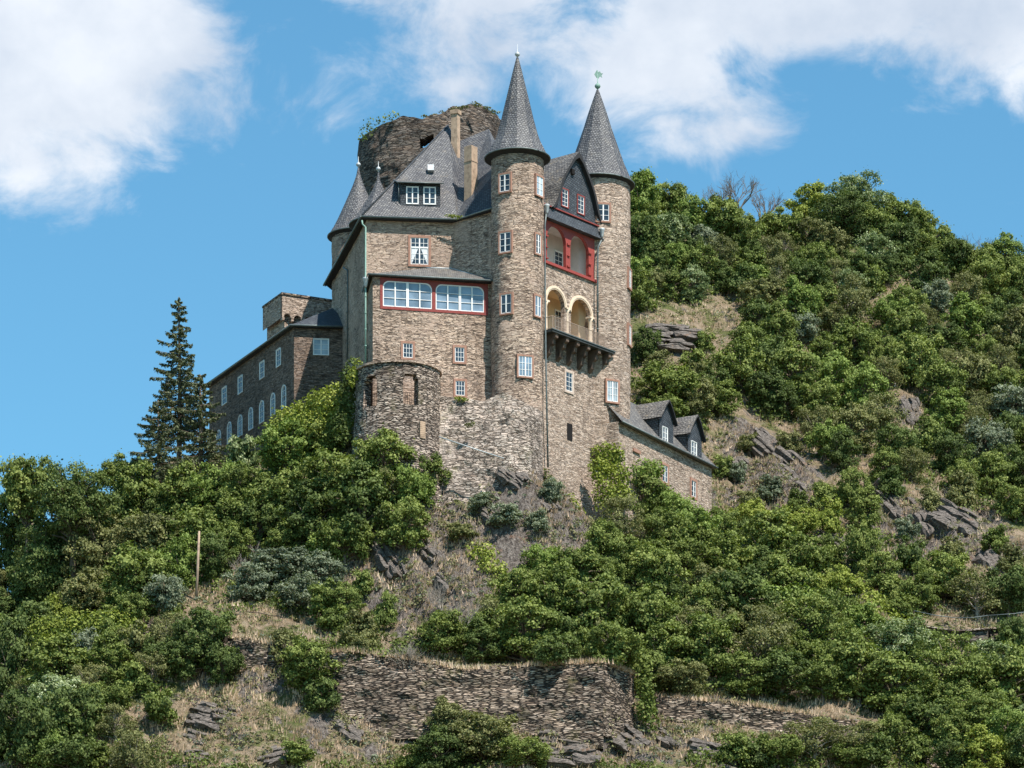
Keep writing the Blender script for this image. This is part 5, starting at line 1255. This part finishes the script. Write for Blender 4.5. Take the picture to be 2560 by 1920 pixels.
# ------------------------------------------------------------------ terrace walls of dry stone
def drywall(key, label, thick=.8, deep=7.0, mat='drystone', dy=-.55):
    pl_ = wall_line(key); a0 = pl_[0]
    t = thing('terrace_wall', label, 'wall', (a0.x, a0.y, a0.z - 4), None)
    V = []; F_ = []; cum = [0]
    for a, b in zip(pl_[:-1], pl_[1:]): cum.append(cum[-1] + math.hypot(b.x - a.x, b.y - a.y))
    n = int(cum[-1] / .3); nz = int(deep / .3)
    for i in range(n + 1):
        s = cum[-1] * i / n; k = min(max(np.searchsorted(cum, s) - 1, 0), len(pl_) - 2); f = (s - cum[k]) / (cum[k + 1] - cum[k]); p = pl_[k].lerp(pl_[k + 1], f)
        zt = p.z + .05 + .55 * float(fbm(np.array(s * .45), np.array(2.2), 4, 3)) + .10 * float(vnoise2(np.array(s * 4.), np.array(.3), 2))
        for j in range(nz + 1):
            z = zt - deep * j / nz; d = .42 * float(fbm(np.array(s * .6), np.array(z * 1.0), 4, 5)); bat = (zt - z) * -.06
            V.append((p.x, p.y + dy + d + bat, z))
        V.append((p.x, p.y + dy + thick, zt)); V.append((p.x, p.y + dy + thick, zt - deep))
    c = nz + 3
    for i in range(n):
        for j in range(nz): F_.append((i * c + j, (i + 1) * c + j, (i + 1) * c + j + 1, i * c + j + 1))
        F_.append((i * c, i * c + nz + 1, (i + 1) * c + nz + 1, (i + 1) * c)); F_.append((i * c + nz + 1, i * c + nz + 2, (i + 1) * c + nz + 2, (i + 1) * c + nz + 1))
    for i in (0, n):
        e = [i * c + j for j in range(nz + 1)] + [i * c + nz + 2, i * c + nz + 1]; F_.append(tuple(e))
    m = MB(); m.add([Vector(v) for v in V], F_); m.build('wall_face', M[mat], t); return t
drywall('main', 'long high dry stone terrace wall across the foreground slope, grass on its top')
drywall('side', 'short end return of the long terrace wall, turning back to the right', deep=6.0, dy=-.5)
drywall('low', 'low ruined dry stone wall running right, below the thicket', deep=4.2)
drywall('left', 'dark broken dry stone wall on the left terrace by the bright hedge', deep=4.5)
drywall('corner', 'short low dry stone wall in the bottom right corner', deep=3.2)
drywall('ivy', 'tall grey ruined wall end under yellow ivy on the right slope', deep=7, mat='stone_plinth', dy=-.3)
# ------------------------------------------------------------------ rock outcrops
m_, nt, b = newmat('slate_rock'); g = G(nt); co = g.coord()
s_ = g.noise(g.map(co, (1.4, 1.4, 5.0), (0, R(35), 0)), 2.4, 7, .72)
c = g.ramp(s_, [(.3, (.025, .021, .019)), (.45, (.09, .078, .068)), (.57, (.20, .172, .15)), (.74, (.38, .34, .30))])
c = g.mix(g.math('MULTIPLY', g.rng(g.noise(co, .9, 5, .7), .58, .68), .6), c, (.24, .13, .07, 1))
nt.links.new(c, b.inputs['Base Color']); b.inputs['Roughness'].default_value = .85; nt.links.new(g.bump(s_, 1.0, .2), b.inputs['Normal']); M['rock'] = m_
import bmesh
def outcrop(cx, cy, r, label, n=16, tilt=40, seed=None, sink=.25, aspect=.5):
    """angular slate beds stacked one on another, half buried in the slope; one joined mass"""
    px, py = cx * S22, cy * S22; h, ok = hit(px, py)
    if not ok[0]: return
    p = Vector([float(q) for q in h[0]]); rad = r * S22 / F * p.y; sd = int(cx + cy) if seed is None else seed; rs = random.Random(sd)
    T = Matrix.Rotation(R(tilt), 3, 'Y') @ Matrix.Rotation(R(-24 + rs.uniform(-8, 8)), 3, 'X')
    bm = bmesh.new(); k = max(7, n // 2); th = rad * .98 / k
    for i in range(k):
        f = (i + .5) / k * 2 - 1
        for seg in range(2 if i % 3 else 1):
            L = rad * rs.uniform(1.0, 1.75) * (1 - .35 * abs(f)) / (1.5 if i % 3 else 1); W = rad * rs.uniform(.55, .95)
            c = Vector(((rs.uniform(-.25, .25) + (seg - .5) * .9 * (1 if i % 3 else 0)) * rad, rs.uniform(-.22, .12) * rad, f * rad * .62))
            pts = []
            for sx in (-1, -.35, .35, 1):
                for sy in (-1, 0, 1):
                    for sz in (-1, 1):
                        e = 1 - .3 * abs(sx) * rs.random(); pts.append(Vector((sx * L / 2 * rs.uniform(.72, 1.08), sy * W / 2 * e * rs.uniform(.75, 1.15), sz * th * rs.uniform(.45, .95))))
            vs = [bm.verts.new(c + q) for q in pts]
            res = bmesh.ops.convex_hull(bm, input=vs, use_existing_faces=False)
            bmesh.ops.delete(bm, geom=[g_ for g_ in res['geom_interior'] if isinstance(g_, bmesh.types.BMVert)], context='VERTS')
    bmesh.ops.subdivide_edges(bm, edges=bm.edges[:], cuts=1, use_grid_fill=True)
    for v in bm.verts:
        q = v.co; v.co = q + Vector((mnoise.noise(q * (3 / rad)), mnoise.noise(q * (3 / rad) + Vector((9, 2, 1))), mnoise.noise(q * (5 / rad) + Vector((3, 7, 5))))) * rad * .09
    me = bpy.data.meshes.new('rock_outcrop'); bm.to_mesh(me); bm.free()
    for v in me.vertices:
        q = T @ v.co; q.y += q.z * .75 + rad * .26; v.co = q
    me.materials.append(M['rock']); o = bpy.data.objects.new('rock_outcrop', me); COL.objects.link(o)
    o.location = p; return tag(o, label, 'rock', 'slate outcrops on the slopes')
from mathutils import noise as mnoise
for a in ((465, 1560, 60, 'layered slate outcrop on the dry grass at lower left', 22, 12), (425, 1595, 34, 'smaller dark slate block just below the layered lower left outcrop', 10, 15), (425, 1635, 26, 'little rock at the bottom edge below the lower left outcrops', 8, 5), (590, 1640, 44, 'dark rocks at the bottom edge right of the lower left outcrops', 12, -10),
          (752, 1580, 40, 'slanted rock slab at the left foot of the long terrace wall', 12, 40), (1170, 1560, 42, 'grass capped rock in front of the long terrace wall', 12, 10), (1220, 1630, 75, 'big dark overhanging rock at the bottom centre', 24, 5),
          (1350, 1600, 50, 'reddish rock ribs right of the big overhanging rock', 14, 35), (1430, 1590, 45, 'rock ribs below the end return of the terrace wall', 12, 30), (1540, 1640, 60, 'slate rocks at the bottom edge below the low ruined wall', 16, 20),
          (850, 1215, 60, 'dark steep slate face under the trees left of the spur', 26, 62), (925, 1190, 36, 'grey slate ribs right of the dark steep face', 16, 55), (960, 1270, 40, 'brown weathered slate ribs in the middle of the spur', 18, 55), (1100, 1030, 40, 'slate ribs directly below the plinth wall', 18, 48),
          (1180, 1090, 32, 'slate ribs left of the white facade foot', 14, 52), (990, 1015, 30, 'rocks right at the foot of the round bastion', 10, 40), (1060, 1120, 32, 'middle slate ribs between bastion foot and ivy mat', 12, 50),
          (1450, 735, 62, 'layered rock ledge under the dry grass right of the rear tower', 22, 8), (1470, 845, 30, 'small reddish rock above the dormer house', 8, 20), (1660, 975, 52, 'dark slate rib nearest the dormer house', 18, 52), (1705, 1010, 50, 'dark slate rib second right from the dormer house', 16, 50),
          (1600, 1010, 32, 'slim rock spikes beside the dormer house gable', 12, 60), (1745, 1075, 44, 'low rock rib below the two dark ribs', 12, 45), (1965, 890, 40, 'black rock cliff among the trees of the right hillside', 18, 78), (1930, 1090, 60, 'crag under trees on the right slope', 18, 55),
          (2060, 1130, 64, 'broad grey crag on the right slope', 20, 35), (2000, 1140, 46, 'dark crag cleft between the two right slope crags', 14, 62), (1800, 1180, 50, 'scree covered rock rib right of the yellow bush', 14, 45), (2150, 1230, 50, 'steep rock rib near the right edge', 14, 60),
          (1870, 1225, 44, 'shady rock face above the ruined wall end', 12, 70), (1480, 1215, 36, 'small rocky step below the dormer house', 10, 15), (1610, 640, 26, 'small rock spike above the dry grass', 8, 70)):
    outcrop(*a)
# ------------------------------------------------------------------ pole, railings, path ledge
h, ok = hit(490, 1505); p = Vector([float(q) for q in h[0]]); zt = Zof(1328, p.y)
m = MB(); m.tube([p - Zv * .5, Vector((p.x + .15, p.y, (p.z + zt) / 2)), Vector((p.x + .28, p.y, zt))], [.13, .12, .09], 8); o = m.build('wooden_pole', M['pole'])
for v in o.data.vertices: v.co -= p
o.location = p; tag(o, 'tall weathered wooden pole standing bare among the trees on the left slope', 'pole')
def railing(pts, label, hgt=1.0, post=2.2):
    t = thing('railing', label, 'railing', pts[0]); k = 0
    for a, b in zip(pts[:-1], pts[1:]):
        m = MB(); m.tube([a + Zv * hgt, a.lerp(b, .5) + Zv * (hgt - .08), b + Zv * hgt], .035, 5); m.build('handrail', M['zinc' if 'path' in label else 'rust'], t)
        n = max(1, int((b - a).length / post))
        for i in range(n + (b is pts[-1])):
            q = a.lerp(b, i / n); m = MB(); m.tube([q - Zv * .2, q + Zv * hgt], .03, 5); m.build('post', M['rust'], t)
    return t
railing([P(590, 1545, 333), P(650, 1556, 332), P(705, 1565, 331)], 'short dark rusty railing above the left end of the terrace', .8, 2.5)
lp = [P(2285, 1562, 343.2), P(2390, 1580, 342.5), P(2470, 1574, 342.5), P(2600, 1560, 343.5), P(2700, 1545, 344.5)]
led = thing('path_ledge', 'dark walled ledge carrying the path at the right edge', 'ledge', lp[0])
m = MB()
for a, b in zip(lp[:-1], lp[1:]):
    d = (b - a).normalized(); nrm_ = Vector((d.y, -d.x, 0)); m.box((a + b) / 2 + Vector((0, .8, -.5)), d, nrm_, d.cross(nrm_), (b - a).length, 2.0, .9)
m.build('retaining_wall', M['stone_dark'], led)
m = MB()
for a, b in zip(lp[:-1], lp[1:]):
    d = (b - a).normalized(); nrm_ = Vector((d.y, -d.x, 0)); m.box((a + b) / 2 + Vector((0, .7, .02)), d, nrm_, d.cross(nrm_), (b - a).length, 2.3, .12)
m.build('coping', M['stone_bastion'], led)
railing([p + Zv * .08 for p in lp], 'sagging grey handrail along the path ledge at the right edge', 1.15, 2.4)
# ------------------------------------------------------------------ labels that single out every plant
LMK = [(385, 850, 'tall spruce'), (560, 830, 'side wing'), (850, 900, 'round bastion'), (1240, 1090, 'white facade foot'), (1450, 960, 'dormer house'), (427, 1220, 'wooden pole'), (900, 1500, 'long terrace wall'), (1330, 1500, 'terrace wall corner'),
       (1640, 1530, 'low ruined wall'), (1880, 1290, 'ruined wall end'), (2110, 1345, 'path ledge'), (1470, 710, 'dry grass ledge'), (1340, 480, 'rear right tower'), (1965, 890, 'black rock cliff'), (1680, 1000, 'dark slate ribs'), (2060, 1130, 'broad grey crag'),
       (1750, 440, 'yellow skyline tree'), (30, 1640, 'bottom left corner'), (2190, 1640, 'bottom right corner'), (2190, 640, 'top right hilltop'), (180, 1360, 'bright left hedge'), (1080, 1230, 'long ivy mat'), (850, 1220, 'dark steep rock face'), (1800, 700, 'middle of the wooded hill'), (2100, 850, 'right edge of the wooded hill')]
def relate(x, y):
    l = min(LMK, key=lambda q: (q[0] - x) ** 2 + (q[1] - y) ** 2); dx, dy = x - l[0], y - l[1]; d = math.hypot(dx, dy); a = math.degrees(math.atan2(-dy, dx)) % 360
    w = ['right of', 'above and right of', 'above', 'above and left of', 'left of', 'below and left of', 'below', 'below and right of'][int((a + 22.5) // 45) % 8]
    if d < 28: return 'at the ' + l[2]
    return ('just ' if d < 75 else '') + w + ' the ' + l[2]
groups = {}
for (t, kind, x, y, r, cat) in PLANTS:
    size = 'low ' if r < 1.2 else ('small ' if r < 1.75 else ('' if r < 2.6 else 'large '))
    groups.setdefault((size + KW[kind] + ' ' + cat, relate(x, y)), []).append((x, y, t, cat))
ORD = ['leftmost', 'second from left', 'third from left', 'fourth from left', 'fifth from left', 'sixth from left', 'seventh from left', 'eighth from left']
NUM = {2: 'two', 3: 'three', 4: 'four', 5: 'five', 6: 'six', 7: 'seven', 8: 'eight'}
for (desc, rel), lst in groups.items():
    lst.sort(key=lambda q: q[0]); k = len(lst)
    for i, (x, y, t, cat) in enumerate(lst):
        desc = desc.replace('thin leaved ', '').replace('leafy ', '').replace('dense ', '').replace('branched ', '') if k > 1 else desc
        if k == 1: s = desc + ' ' + rel
        elif k == 2: s = ('left' if i == 0 else 'right') + ' of two ' + desc + 's, ' + rel
        else: s = (ORD[i] if i < k - 1 else 'rightmost') + ' of ' + NUM.get(k, 'many') + ' ' + desc + 's, ' + rel
        s = s.replace('bushs', 'bushes')
        if len(s.split()) > 16: s = s.replace(' and ', ' ')
        for w_ in ('just ', 'grey branched ', 'green '):
            if len(s.split()) > 16: s = s.replace(w_, '')
        t['label'] = s; t['category'] = cat
        right = x > 1366
        t['group'] = ('trees and bushes of the right hillside' if y < 1180 else 'thicket on the lower right slope') if right else ('woodland left of the castle' if x < 920 and y < 1330 else 'bushes on the lower terraces')
